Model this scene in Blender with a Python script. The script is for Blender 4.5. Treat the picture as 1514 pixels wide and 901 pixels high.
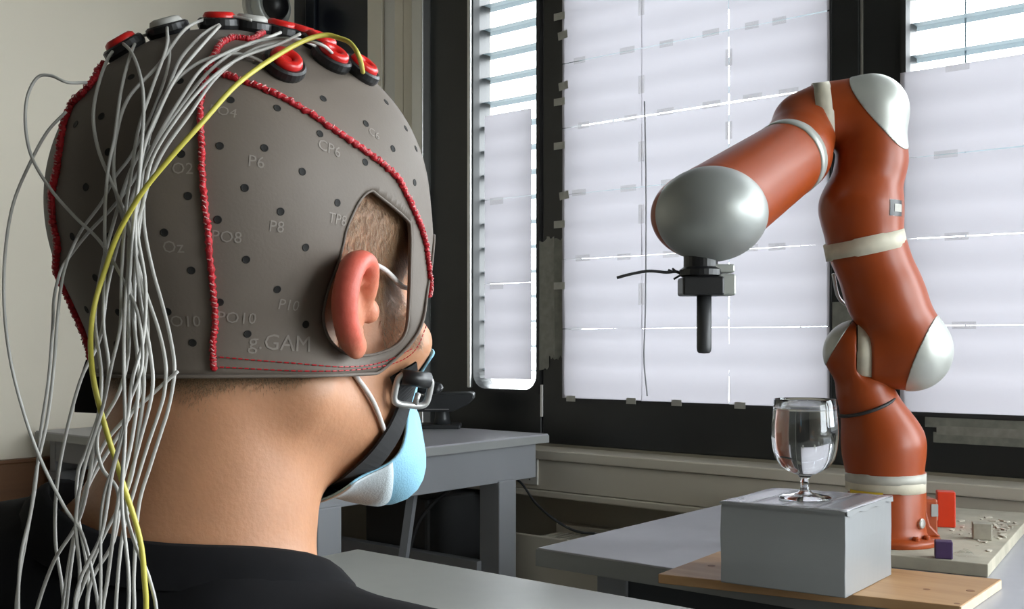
import bpy, bmesh, math, random
import numpy as np
from mathutils import Vector, Matrix

for o in list(bpy.data.objects):
    bpy.data.objects.remove(o, do_unlink=True)
random.seed(7)
scene = bpy.context.scene
COL = scene.collection

# ------------------------------------------------------------------ camera
F = 1616.0                       # focal length in pixels of the 1514 px wide frame
HZ = 506.0                       # horizon row
CAMH = 1.086
RZ = math.radians(39.5)
cam_data = bpy.data.cameras.new('camera')
cam_data.sensor_width = 36.0
cam_data.lens = 36.0 * F / 1514.0
cam_data.shift_y = (HZ - 450.5) / 1514.0
cam_data.clip_start = 0.02
cam_data.clip_end = 200
camera = bpy.data.objects.new('camera', cam_data)
camera.location = (0, 0, CAMH)
camera.rotation_euler = (math.radians(90), 0, RZ)
COL.objects.link(camera)
scene.camera = camera
RIGHT = np.array([math.cos(RZ), math.sin(RZ), 0.0])
FWD = np.array([-math.sin(RZ), math.cos(RZ), 0.0])
UP = np.array([0.0, 0.0, 1.0])
CAM = np.array([0.0, 0.0, CAMH])

def P(px, py, D):
    """world point seen at pixel (px, py) at distance D along the view axis"""
    return CAM + RIGHT * ((px - 757.0) / F * D) + FWD * D + UP * ((HZ - py) / F * D)

def at_z(px, py, z):
    return P(px, py, F * (CAMH - z) / (py - HZ))

# ------------------------------------------------------------------ world, light, exposure
world = bpy.data.worlds.new('overcast_sky')
scene.world = world
world.use_nodes = True
wn = world.node_tree
bg = wn.nodes['Background']
bg.inputs['Color'].default_value = (0.93, 0.96, 1.0, 1)
bg.inputs['Strength'].default_value = 15.0
scene.view_settings.view_transform = 'Standard'
scene.view_settings.look = 'None'
scene.view_settings.gamma = 1.0
scene.view_settings.use_curve_mapping = False
scene.view_settings.exposure = 0.0
scene.cycles.use_denoising = True
scene.cycles.max_bounces = 12
scene.cycles.transparent_max_bounces = 16
scene.cycles.transmission_bounces = 12
scene.cycles.sample_clamp_indirect = 6.0

XL, XR, YF, YB, ZC = -3.0, 2.7, -2.6, 2.45, 2.75   # room: left, right, behind camera, window wall, ceiling

# ------------------------------------------------------------------ materials
MATS = {}
def mat(name, color, rough=0.5, metal=0.0, var=0.0, vscale=8.0, bump=0.0, bscale=60.0, spec=0.5,
        coat=0.0, sheen=0.0, stretch=None, sss=0.0, attr=None, color2=None, vdetail=4.0):
    m = bpy.data.materials.new(name); m.use_nodes = True
    nt = m.node_tree; b = nt.nodes['Principled BSDF']
    b.inputs['Base Color'].default_value = (*color, 1)
    b.inputs['Roughness'].default_value = rough
    b.inputs['Metallic'].default_value = metal
    b.inputs['Specular IOR Level'].default_value = spec
    b.inputs['Coat Weight'].default_value = coat
    b.inputs['Coat Roughness'].default_value = 0.15
    b.inputs['Sheen Weight'].default_value = sheen
    if sss:
        b.inputs['Subsurface Weight'].default_value = sss
        b.inputs['Subsurface Radius'].default_value = (0.008, 0.003, 0.0015)
        b.inputs['Subsurface Scale'].default_value = 1.0
    tc = nt.nodes.new('ShaderNodeTexCoord')
    vec = tc.outputs['Object']
    if stretch:
        mp = nt.nodes.new('ShaderNodeMapping'); mp.inputs['Scale'].default_value = stretch
        nt.links.new(vec, mp.inputs['Vector']); vec = mp.outputs['Vector']
    csock = None
    if attr:
        a = nt.nodes.new('ShaderNodeAttribute'); a.attribute_name = attr
        csock = a.outputs['Color']
    if var or color2:
        n = nt.nodes.new('ShaderNodeTexNoise'); n.inputs['Scale'].default_value = vscale
        n.inputs['Detail'].default_value = vdetail
        nt.links.new(vec, n.inputs['Vector'])
        r = nt.nodes.new('ShaderNodeValToRGB')
        r.color_ramp.elements[0].position = 0.32; r.color_ramp.elements[1].position = 0.68
        if color2:
            r.color_ramp.elements[0].color = (*color, 1); r.color_ramp.elements[1].color = (*color2, 1)
        else:
            lo = [max(0, c * (1 - var)) for c in color]; hi = [min(1, c * (1 + var)) for c in color]
            if attr: lo = [1 - var] * 3; hi = [1.0] * 3
            r.color_ramp.elements[0].color = (*lo, 1); r.color_ramp.elements[1].color = (*hi, 1)
        nt.links.new(n.outputs['Fac'], r.inputs['Fac'])
        if attr:
            mx = nt.nodes.new('ShaderNodeMix'); mx.data_type = 'RGBA'; mx.blend_type = 'MULTIPLY'
            mx.inputs['Factor'].default_value = 1.0
            nt.links.new(csock, mx.inputs[6]); nt.links.new(r.outputs['Color'], mx.inputs[7])
            csock = mx.outputs[2]
        else:
            csock = r.outputs['Color']
    if csock is not None:
        nt.links.new(csock, b.inputs['Base Color'])
    if bump:
        n2 = nt.nodes.new('ShaderNodeTexNoise'); n2.inputs['Scale'].default_value = bscale
        n2.inputs['Detail'].default_value = 3
        nt.links.new(vec, n2.inputs['Vector'])
        bp = nt.nodes.new('ShaderNodeBump'); bp.inputs['Strength'].default_value = bump
        bp.inputs['Distance'].default_value = 0.002
        nt.links.new(n2.outputs['Fac'], bp.inputs['Height'])
        nt.links.new(bp.outputs['Normal'], b.inputs['Normal'])
    MATS[name] = m
    return m

def translucent(name, color, mixf=0.5, tcolor=None):
    m = bpy.data.materials.new(name); m.use_nodes = True
    nt = m.node_tree; nt.nodes.clear()
    o = nt.nodes.new('ShaderNodeOutputMaterial'); mx = nt.nodes.new('ShaderNodeMixShader')
    d = nt.nodes.new('ShaderNodeBsdfDiffuse'); t = nt.nodes.new('ShaderNodeBsdfTranslucent')
    d.inputs['Color'].default_value = (*color, 1); t.inputs['Color'].default_value = (*(tcolor or color), 1)
    mx.inputs['Fac'].default_value = mixf
    nt.links.new(d.outputs[0], mx.inputs[1]); nt.links.new(t.outputs[0], mx.inputs[2]); nt.links.new(mx.outputs[0], o.inputs[0])
    MATS[name] = m
    return m

def clearmat(name, tint, gloss=0.06, diffuse=None, dmix=0.0, rough=0.02):
    """thin clear sheet: see-through with a mirror part and, for tape, a milky part"""
    m = bpy.data.materials.new(name); m.use_nodes = True
    nt = m.node_tree; nt.nodes.clear()
    o = nt.nodes.new('ShaderNodeOutputMaterial')
    t = nt.nodes.new('ShaderNodeBsdfTransparent'); t.inputs['Color'].default_value = (*tint, 1)
    g = nt.nodes.new('ShaderNodeBsdfGlossy'); g.inputs['Roughness'].default_value = rough
    mx = nt.nodes.new('ShaderNodeMixShader')
    mx.inputs['Fac'].default_value = gloss
    nt.links.new(t.outputs[0], mx.inputs[1]); nt.links.new(g.outputs[0], mx.inputs[2])
    out = mx.outputs[0]
    if diffuse:
        d = nt.nodes.new('ShaderNodeBsdfDiffuse'); d.inputs['Color'].default_value = (*diffuse, 1)
        m2 = nt.nodes.new('ShaderNodeMixShader'); m2.inputs['Fac'].default_value = dmix
        nt.links.new(out, m2.inputs[1]); nt.links.new(d.outputs[0], m2.inputs[2]); out = m2.outputs[0]
    nt.links.new(out, o.inputs[0])
    MATS[name] = m
    return m

def glassmat(name, color, ior, rough=0.0):
    m = bpy.data.materials.new(name); m.use_nodes = True
    b = m.node_tree.nodes['Principled BSDF']
    b.inputs['Base Color'].default_value = (*color, 1); b.inputs['Roughness'].default_value = rough
    b.inputs['IOR'].default_value = ior; b.inputs['Transmission Weight'].default_value = 1.0
    MATS[name] = m
    return m

# ------------------------------------------------------------------ mesh helpers
class MB:
    def __init__(s): s.v = []; s.f = []
    def add(s, vs, fs):
        k = len(s.v); s.v += [tuple(map(float, p)) for p in vs]; s.f += [tuple(i + k for i in f) for f in fs]; return s
    def box(s, x0, x1, y0, y1, z0, z1):
        vs = [(x0,y0,z0),(x1,y0,z0),(x1,y1,z0),(x0,y1,z0),(x0,y0,z1),(x1,y0,z1),(x1,y1,z1),(x0,y1,z1)]
        return s.add(vs, [(3,2,1,0),(4,5,6,7),(0,1,5,4),(1,2,6,5),(2,3,7,6),(3,0,4,7)])
    def prism(s, pts, z0, z1):
        n = len(pts); vs = [(p[0], p[1], z0) for p in pts] + [(p[0], p[1], z1) for p in pts]
        fs = [tuple(range(n - 1, -1, -1)), tuple(range(n, 2 * n))]
        fs += [(i, (i + 1) % n, n + (i + 1) % n, n + i) for i in range(n)]
        return s.add(vs, fs)
    def obox(s, c, ax, ay, az, hx, hy, hz):
        c = np.array(c, float); A = [np.array(a, float) for a in (ax, ay, az)]
        vs = []
        for k in (-1, 1):
            for (i, j) in ((-1, -1), (1, -1), (1, 1), (-1, 1)):
                vs.append(c + A[0]*hx*i + A[1]*hy*j + A[2]*hz*k)
        return s.add(vs, [(3,2,1,0),(4,5,6,7),(0,1,5,4),(1,2,6,5),(2,3,7,6),(3,0,4,7)])
    def lathe(s, prof, c, axis=(0,0,1), n=32, capped=True):
        c = np.array(c, float); a = np.array(axis, float); a /= np.linalg.norm(a)
        u = np.cross(a, (0, 0, 1.0));
        if np.linalg.norm(u) < 1e-4: u = np.array([1.0, 0, 0])
        u /= np.linalg.norm(u); w = np.cross(a, u)
        vs = []; fs = []
        for (r, h) in prof:
            for k in range(n):
                t = 2 * math.pi * k / n
                vs.append(c + a * h + (u * math.cos(t) + w * math.sin(t)) * r)
        for i in range(len(prof) - 1):
            for k in range(n):
                fs.append((i*n + k, i*n + (k+1) % n, (i+1)*n + (k+1) % n, (i+1)*n + k))
        if capped:
            fs.append(tuple(range(n - 1, -1, -1))); b = (len(prof) - 1) * n; fs.append(tuple(range(b, b + n)))
        return s.add(vs, fs)
    def tube(s, pts, r, n=8, closed=False, caps=True):
        pts = [np.array(p, float) for p in pts]; m = len(pts)
        rs = r if hasattr(r, '__len__') else [r] * m
        vs = []; fs = []; u = None
        for i in range(m):
            if closed: t = pts[(i + 1) % m] - pts[i - 1]
            else: t = pts[min(i + 1, m - 1)] - pts[max(i - 1, 0)]
            t = t / (np.linalg.norm(t) + 1e-12)
            if u is None:
                u = np.cross(t, (0.3, 0.5, 0.81)); u /= np.linalg.norm(u)
            u = u - t * np.dot(u, t); u /= np.linalg.norm(u) + 1e-12
            w = np.cross(t, u)
            for k in range(n):
                a = 2 * math.pi * k / n
                vs.append(pts[i] + (u * math.cos(a) + w * math.sin(a)) * rs[i])
        for i in range(m if closed else m - 1):
            j = (i + 1) % m
            for k in range(n):
                fs.append((i*n + k, i*n + (k+1) % n, j*n + (k+1) % n, j*n + k))
        if caps and not closed:
            fs.append(tuple(range(n - 1, -1, -1))); b = (m - 1) * n; fs.append(tuple(range(b, b + n)))
        return s.add(vs, fs)
    def grid(s, A, closed_u=False):
        A = np.asarray(A); nu, nv = A.shape[:2]
        fs = []
        for i in range(nu if closed_u else nu - 1):
            for j in range(nv - 1):
                i2 = (i + 1) % nu
                fs.append((i*nv + j, i2*nv + j, i2*nv + j + 1, i*nv + j + 1))
        return s.add(A.reshape(-1, 3), fs)

def catmull(pts, k=6, closed=False):
    pts = [np.array(p, float) for p in pts]; n = len(pts); out = []
    for i in range(n if closed else n - 1):
        if closed: p0, p1, p2, p3 = pts[i - 1], pts[i], pts[(i + 1) % n], pts[(i + 2) % n]
        else:
            p1, p2 = pts[i], pts[i + 1]
            p0 = pts[i - 1] if i else 2 * p1 - p2
            p3 = pts[i + 2] if i + 2 < n else 2 * p2 - p1
        for j in range(k):
            t = j / k
            out.append(0.5 * ((2*p1) + (p2 - p0)*t + (2*p0 - 5*p1 + 4*p2 - p3)*t*t + (3*p1 - p0 - 3*p2 + p3)*t**3))
    if not closed: out.append(pts[-1])
    return out

def obj(name, mb, m, parent=None, smooth=False, bevel=0.0, bseg=2, kind=None, label=None, loc=None):
    """link ONE mesh object; mb holds world coordinates"""
    me = bpy.data.meshes.new(name)
    off = np.zeros(3)
    if parent is not None: off = np.array(parent['_o'])
    elif loc is not None: off = np.array(loc, float)
    V = np.array(mb.v, float) - off
    me.from_pydata(V.tolist(), [], mb.f); me.update()
    if smooth:
        me.polygons.foreach_set('use_smooth', [True] * len(me.polygons))
    if m is not None: me.materials.append(MATS[m] if isinstance(m, str) else m)
    o = bpy.data.objects.new(name, me); COL.objects.link(o)
    if parent is not None: o.parent = parent
    elif loc is not None: o.location = loc
    o['_o'] = [float(x) for x in off]
    if bevel:
        b = o.modifiers.new('bevel', 'BEVEL'); b.width = bevel; b.segments = bseg; b.limit_method = 'ANGLE'; b.angle_limit = 0.6
    if kind: o['kind'] = kind
    if label: o['label'] = label
    return o

def tag(o, label, cat, group=None):
    o['label'] = label; o['category'] = cat
    if group: o['group'] = group
    return o

def thing(name, label, cat, loc=(0, 0, 0), group=None):
    o = bpy.data.objects.new(name, None); COL.objects.link(o)
    o.empty_display_size = 0.05
    o.location = [float(x) for x in loc]; o['_o'] = [float(x) for x in loc]
    return tag(o, label, cat, group)

def struct(name, mb, m, parent=None, **k):
    o = obj(name, mb, m, parent, **k)
    o['kind'] = 'structure'
    return o

# ------------------------------------------------------------------ signed distance modelling
def sdf_mesh(f, lo, hi, h, smooth_it=1):
    lo = np.array(lo, float); hi = np.array(hi, float)
    n = np.ceil((hi - lo) / h).astype(int) + 1
    B = 8
    nb = (n + B - 1) // B
    bc = [lo[i] + h * (np.arange(nb[i]) * B + (B - 1) / 2) for i in range(3)]
    BX, BY, BZ = np.meshgrid(*bc, indexing='ij')
    cv = f(BX.ravel(), BY.ravel(), BZ.ravel()).reshape(BX.shape)
    v = np.repeat(np.repeat(np.repeat(cv, B, 0), B, 1), B, 2).astype(np.float32)
    loc = np.stack(np.meshgrid(*[np.arange(B)] * 3, indexing='ij'), -1).reshape(-1, 3)
    blk = np.argwhere(np.abs(cv) < B * h * 1.35)
    for i in range(0, len(blk), 400):
        q = (blk[i:i + 400, None] * B + loc[None]).reshape(-1, 3)
        p = lo + h * q
        v[q[:, 0], q[:, 1], q[:, 2]] = f(p[:, 0], p[:, 1], p[:, 2])
    v = np.ascontiguousarray(v[:n[0], :n[1], :n[2]])
    ins = v < 0
    c = [(a, b, d) for a in (0, 1) for b in (0, 1) for d in (0, 1)]
    N = n - 1
    def sub(A, o): return A[o[0]:o[0] + N[0], o[1]:o[1] + N[1], o[2]:o[2] + N[2]]
    cnt = np.zeros(N, np.int8)
    for o in c: cnt += sub(ins, o)
    idx = np.argwhere((cnt > 0) & (cnt < 8))
    vid = -np.ones(N, np.int64); vid[tuple(idx.T)] = np.arange(len(idx))
    acc = np.zeros((len(idx), 3)); num = np.zeros(len(idx))
    for a in c:
        for d in range(3):
            if a[d] == 0:
                b = list(a); b[d] = 1
                va = v[tuple((idx + a).T)]; vb = v[tuple((idx + b).T)]
                cr = (va < 0) != (vb < 0)
                t = np.where(cr, va / np.where(cr, va - vb, 1), 0)
                p = np.repeat(np.array(a, float)[None], len(idx), 0); p[:, d] = t
                acc[cr] += p[cr]; num[cr] += 1
    V = lo + h * (idx + acc / num[:, None])
    Q = []
    for d in range(3):
        e1, e2 = (d + 1) % 3, (d + 2) % 3
        A = ins; sl0 = [slice(None)] * 3; sl1 = [slice(None)] * 3
        sl0[d] = slice(0, -1); sl1[d] = slice(1, None)
        s0, s1 = A[tuple(sl0)], A[tuple(sl1)]
        e = np.argwhere(s0 != s1)
        ok = (e[:, e1] > 0) & (e[:, e2] > 0) & (e[:, e1] < N[e1]) & (e[:, e2] < N[e2])
        e = e[ok]; fl = s0[tuple(e.T)]
        q = []
        for (k1, k2) in ((-1, -1), (0, -1), (0, 0), (-1, 0)):
            cc = e.copy(); cc[:, e1] += k1; cc[:, e2] += k2
            q.append(vid[tuple(cc.T)])
        q = np.stack(q, 1)
        q[~fl] = q[~fl][:, ::-1]
        Q.append(q)
    Q = np.concatenate(Q)
    for _ in range(smooth_it):
        S = np.zeros_like(V); C = np.zeros(len(V))
        for a in range(4):
            for b in ((a + 1) % 4,):
                np.add.at(S, Q[:, a], V[Q[:, b]]); np.add.at(C, Q[:, a], 1)
                np.add.at(S, Q[:, b], V[Q[:, a]]); np.add.at(C, Q[:, b], 1)
        V = 0.5 * V + 0.5 * S / np.maximum(C, 1)[:, None]
    # one Newton step back on to the surface
    e = h * 0.3
    def ev(p): return f(p[:, 0], p[:, 1], p[:, 2]).astype(float)
    g = np.stack([(ev(V + np.eye(3)[i] * e) - ev(V - np.eye(3)[i] * e)) / (2 * e) for i in range(3)], 1)
    g2 = np.maximum((g * g).sum(1), 0.05)
    st = (ev(V) / g2)[:, None] * g
    ln = np.linalg.norm(st, axis=1, keepdims=True)
    V = V - st * np.minimum(1, h * 0.8 / np.maximum(ln, 1e-9))
    return V, Q

def smin(a, b, k):
    hh = np.clip(0.5 + 0.5 * (b - a) / k, 0, 1)
    return b * (1 - hh) + a * hh - k * hh * (1 - hh)
def smax(a, b, k): return -smin(-a, -b, k)
def ell(X, Y, Z, c, r):
    x, y, z = (X - c[0]) / r[0], (Y - c[1]) / r[1], (Z - c[2]) / r[2]
    k0 = np.sqrt(x*x + y*y + z*z) + 1e-9
    k1 = np.sqrt((x/r[0])**2 + (y/r[1])**2 + (z/r[2])**2) + 1e-9
    return k0 * (k0 - 1) / k1
def cone(X, Y, Z, a, b, ra, rb):
    a = np.array(a, float); b = np.array(b, float); d = b - a; L = float(d @ d) + 1e-12
    t = np.clip(((X - a[0])*d[0] + (Y - a[1])*d[1] + (Z - a[2])*d[2]) / L, 0, 1)
    return np.sqrt((X - a[0] - d[0]*t)**2 + (Y - a[1] - d[1]*t)**2 + (Z - a[2] - d[2]*t)**2) - (ra + (rb - ra) * t)

def mb_from(V, Q):
    m = MB(); m.v = [tuple(p) for p in V.tolist()]; m.f = [tuple(q) for q in Q.tolist()]; return m

# ------------------------------------------------------------------ material library
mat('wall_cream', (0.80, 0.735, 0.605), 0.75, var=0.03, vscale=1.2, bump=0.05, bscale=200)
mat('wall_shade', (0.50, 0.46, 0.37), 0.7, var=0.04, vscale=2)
mat('wall_rear', (0.08, 0.075, 0.065), 0.8, var=0.05, vscale=2)
mat('ceiling_white', (0.42, 0.41, 0.38), 0.9)
mat('ground_outside', (0.22, 0.22, 0.21), 0.9, var=0.2, vscale=0.5)
mat('floor_grey', (0.12, 0.12, 0.12), 0.5, var=0.15, vscale=5, bump=0.05)
mat('frame_black', (0.012, 0.013, 0.013), 0.35, bump=0.03, bscale=300, var=0.2, vscale=6)
mat('panel_black', (0.010, 0.013, 0.022), 0.22, bump=0.02, bscale=20)
mat('alu', (0.55, 0.55, 0.53), 0.35, metal=0.9, bump=0.02, bscale=80)
mat('cream_paint', (0.76, 0.71, 0.60), 0.4, var=0.02, vscale=3)
mat('white_gloss', (0.78, 0.77, 0.74), 0.2)
mat('trunk_cream', (0.62, 0.57, 0.47), 0.45, var=0.03, vscale=3)
mat('desk_light', (0.44, 0.445, 0.42), 0.35, var=0.02, vscale=30, bump=0.02, bscale=400)
mat('desk_blue_grey', (0.40, 0.40, 0.43), 0.38, var=0.02, vscale=30, bump=0.02, bscale=400)
mat('desk_edge', (0.33, 0.34, 0.33), 0.5)
mat('steel_grey', (0.29, 0.30, 0.315), 0.45, var=0.03, vscale=6)
mat('steel_dark', (0.05, 0.055, 0.06), 0.5)
mat('wood_board', (0.35, 0.185, 0.075), 0.5, color2=(0.46, 0.27, 0.125), vscale=5, stretch=(1.0, 9.0, 9.0), bump=0.08, bscale=18, vdetail=8)
mat('wood_end', (0.60, 0.50, 0.36), 0.65, var=0.12, vscale=40)
mat('wood_knot', (0.20, 0.085, 0.03), 0.55, var=0.2, vscale=60)
mat('wood_brown', (0.13, 0.052, 0.017), 0.5, color2=(0.17, 0.07, 0.024), vscale=3, stretch=(1, 0.6, 12))
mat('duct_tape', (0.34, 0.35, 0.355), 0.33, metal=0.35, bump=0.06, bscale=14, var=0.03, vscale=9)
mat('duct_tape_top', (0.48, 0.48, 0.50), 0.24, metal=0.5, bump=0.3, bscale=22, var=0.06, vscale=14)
mat('slab_board', (0.40, 0.37, 0.29), 0.85, var=0.14, vscale=18, bump=0.4, bscale=70)
mat('crumb', (0.50, 0.46, 0.38), 0.9, var=0.2, vscale=60)
mat('red_block', (0.72, 0.045, 0.01), 0.3, var=0.05, vscale=20)
mat('purple_block', (0.050, 0.022, 0.085), 0.6, var=0.1, vscale=40)
mat('grey_block', (0.33, 0.31, 0.25), 0.8, var=0.15, vscale=50)
mat('orange', (0.29, 0.049, 0.007), 0.38, coat=0.05, spec=0.35, var=0.03, vscale=5)
mat('silver', (0.46, 0.475, 0.44), 0.42, metal=0.4, var=0.03, vscale=8)
mat('silver_ball', (0.35, 0.365, 0.35), 0.45, metal=0.5, var=0.03, vscale=8)
mat('mask_tape', (0.56, 0.52, 0.41), 0.6, var=0.10, vscale=35, bump=0.3, bscale=60)
mat('grey_tape', (0.30, 0.32, 0.31), 0.45, var=0.08, vscale=30)
mat('yellow_label', (0.62, 0.42, 0.01), 0.5)
mat('black_plastic', (0.012, 0.012, 0.013), 0.38)
mat('black_rubber', (0.02, 0.02, 0.02), 0.6)
mat('black_cloth', (0.010, 0.010, 0.011), 0.9, sheen=0.05)
mat('dark_grey', (0.035, 0.036, 0.037), 0.5)
mat('phone_grey', (0.028, 0.03, 0.032), 0.4, var=0.1, vscale=20)
mat('bolt_steel', (0.6, 0.58, 0.54), 0.3, metal=0.9)
mat('tool_grey', (0.42, 0.43, 0.40), 0.4, metal=0.4)
mat('blue_plug', (0.02, 0.12, 0.35), 0.5)
mat('socket_plate', (0.60, 0.58, 0.52), 0.4)
mat('slat', (0.21, 0.265, 0.295), 0.5)
mat('frame_tape', (0.19, 0.19, 0.16), 0.55, var=0.18, vscale=40, bump=0.2, bscale=120)
mat('frame_tape_pale', (0.24, 0.235, 0.20), 0.5, var=0.15, vscale=50, bump=0.2, bscale=120)
mat('frame_tape_light', (0.42, 0.41, 0.36), 0.5, var=0.1, vscale=40)
translucent('paper', (0.74, 0.70, 0.74), 0.55, tcolor=(0.295, 0.279, 0.300))
clearmat('window_glass', (0.96, 0.98, 0.98), 0.04)
clearmat('clear_tape', (0.95, 0.95, 0.94), 0.03, diffuse=(0.6, 0.59, 0.56), dmix=0.05, rough=0.3)
glassmat('clear_glass', (0.99, 0.99, 0.99), 1.47)
glassmat('water', (0.97, 0.99, 0.99), 1.33)

# ------------------------------------------------------------------ room shell
struct('floor', MB().box(XL - .1, XR + .1, YF - .1, YB + .2, -0.06, 0), 'floor_grey')
struct('ceiling', MB().box(XL - .1, XR + .1, YF - .1, YB + .2, ZC, ZC + 0.06), 'ceiling_white')
struct('wall_left', MB().box(XL - 0.1, XL, YF, YB, 0, ZC), 'wall_cream')
struct('wall_right', MB().box(XR, XR + 0.1, YF, YB, 0, 0.55).box(XR, XR + 0.1, YF, YB, 2.6, ZC).box(XR, XR + 0.1, YF, 0.85, 0.55, 2.6).box(XR, XR + .1, 2.30, YB, .55, 2.6), 'wall_cream')
w = struct('window_6', MB().box(XR, XR + .06, .85, .90, .55, 2.6).box(XR, XR + .06, 2.25, 2.30, .55, 2.6).box(XR, XR + .06, .9, 2.25, .55, .60).box(XR, XR + .06, .9, 2.25, 2.55, 2.6), 'frame_black')
obj('pane', MB().box(XR + .03, XR + .034, .90, 2.25, .6, 2.55), 'window_glass', w)
pl = bpy.data.lights.new('window_portal', 'AREA'); pl.shape = 'RECTANGLE'
pl.size = 2.0; pl.size_y = 1.4; pl.cycles.is_portal = True
po = bpy.data.objects.new('window_portal', pl); COL.objects.link(po)
po.location = (XR + .15, 1.575, 1.575); po.rotation_euler = (0, math.radians(90), 0)
struct('wall_rear', MB().box(XL, XR, YF - 0.1, YF, 0, ZC), 'wall_rear')
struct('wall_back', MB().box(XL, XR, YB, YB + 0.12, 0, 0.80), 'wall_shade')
struct('wall_lintel', MB().box(XL, XR, YB, YB + 0.12, 2.60, ZC), 'wall_cream')
struct('ground_outside', MB().box(-60, 60, -60, 60, -2.6, -2.5), 'ground_outside')
# corner beside the windows: glossy black panel, then cream posts
struct('wall_corner', MB().box(XL, -2.61, YB, YB + 0.12, 0.80, 2.60), 'panel_black')
struct('trim_1', MB().box(-2.93, -2.88, YB - 0.012, YB, 0.80, 2.60), 'panel_black', bevel=0.004)
struct('trim_2', MB().box(-2.610, -2.545, YB - 0.02, YB + 0.12, 0.80, 2.60), 'cream_paint', bevel=0.003)
struct('trim_3', MB().box(-2.545, -2.475, YB - 0.008, YB + 0.12, 0.80, 2.60), 'white_gloss', bevel=0.004)
struct('trim_4', MB().box(-2.475, -2.435, YB - 0.03, YB + 0.12, 0.80, 2.60), 'cream_paint', bevel=0.003)
struct('trim_5', MB().box(-2.435, -2.385, YB - 0.03, YB + 0.12, 0.80, 2.60), 'cream_paint', bevel=0.003)
struct('trim_6', MB().box(-2.385, -2.338, YB - 0.045, YB + 0.12, 0.80, 2.60), 'alu', bevel=0.003)

def frame_panel(x0, x1, z0, z1, a0, a1, b0, b1, rad, y0, y1, k=6):
    """window frame: rectangle with a rounded opening a0..a1 x b0..b1, thickness y0..y1"""
    inn = []; out = []
    for (cx, cz, s, ox, oz) in ((a1 - rad, b1 - rad, 0, x1, z1), (a0 + rad, b1 - rad, 1, x0, z1),
                                (a0 + rad, b0 + rad, 2, x0, z0), (a1 - rad, b0 + rad, 3, x1, z0)):
        for i in range(k + 1):
            t = math.pi / 2 * (s + i / k)
            inn.append((cx + rad * math.cos(t), cz + rad * math.sin(t)))
            q = i / k
            if s % 2 == 0: A, B = (ox, cz), (cx, oz)
            else: A, B = (cx, oz), (ox, cz)
            if q <= 0.5: out.append((A[0] + (ox - A[0]) * q * 2, A[1] + (oz - A[1]) * q * 2))
            else: out.append((ox + (B[0] - ox) * (q * 2 - 1), oz + (B[1] - oz) * (q * 2 - 1)))
    n = len(inn)
    vs = [(p[0], y0, p[1]) for p in out] + [(p[0], y0, p[1]) for p in inn] + [(p[0], y1, p[1]) for p in out] + [(p[0], y1, p[1]) for p in inn]
    fs = []
    for i in range(n):
        j = (i + 1) % n
        fs += [(i, n + i, n + j, j), (2*n + j, 3*n + j, 3*n + i, 2*n + i), (n + i, 3*n + i, 3*n + j, n + j), (j, 2*n + j, 2*n + i, i)]
    return MB().add(vs, fs)

WINS = [(-2.338, -1.903, -2.160, -1.914, 0.945, 2.42, 0.045),
        (-1.897, -0.979, -1.818, -1.050, 0.929, 2.42, 0.012),
        (-0.971, -0.020, -0.875, -0.105, 0.929, 2.42, 0.012),
        (0.000, 1.330, 0.09, 1.25, 0.93, 2.42, 0.02),
        (1.350, 2.690, 1.44, 2.60, 0.93, 2.42, 0.02)]
for i, (x0, x1, a0, a1, b0, b1, rad) in enumerate(WINS):
    w = struct('window_%d' % (i + 1), frame_panel(x0, x1, 0.80, 2.60, a0, a1, b0, b1, rad, YB - 0.012, YB + 0.07), 'frame_black', bevel=0.004)
    obj('pane', MB().box(a0 - .01, a1 + .01, YB + 0.012, YB + 0.016, b0 - .01, b1 + .01), 'window_glass', w)
    obj('gasket', frame_panel(a0 - .006, a1 + .006, b0 - .006, b1 + .006, a0 + .004, a1 - .004, b0 + .004, b1 - .004, rad, YB - 0.016, YB + 0.012), 'black_rubber', w)
    pl = bpy.data.lights.new('window_portal', 'AREA'); pl.shape = 'RECTANGLE'
    pl.size = a1 - a0 + 0.1; pl.size_y = b1 - b0 + 0.1; pl.cycles.is_portal = True
    po = bpy.data.objects.new('window_portal', pl); COL.objects.link(po)
    po.location = ((a0 + a1) / 2, YB + 0.20, (b0 + b1) / 2); po.rotation_euler = (math.radians(-90), 0, 0)
# pale joints between the window units
struct('trim_7', MB().box(-1.9035, -1.8965, YB - 0.015, YB + 0.05, 0.875, 0.965), 'white_gloss')
struct('trim_8', MB().box(-0.979, -0.971, YB - 0.006, YB + 0.05, 0.80, 2.60), 'alu')
struct('trim_9', MB().box(-2.172, -2.160, YB - 0.026, YB + 0.0, 0.95, 2.42), 'alu', bevel=0.003)

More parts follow.
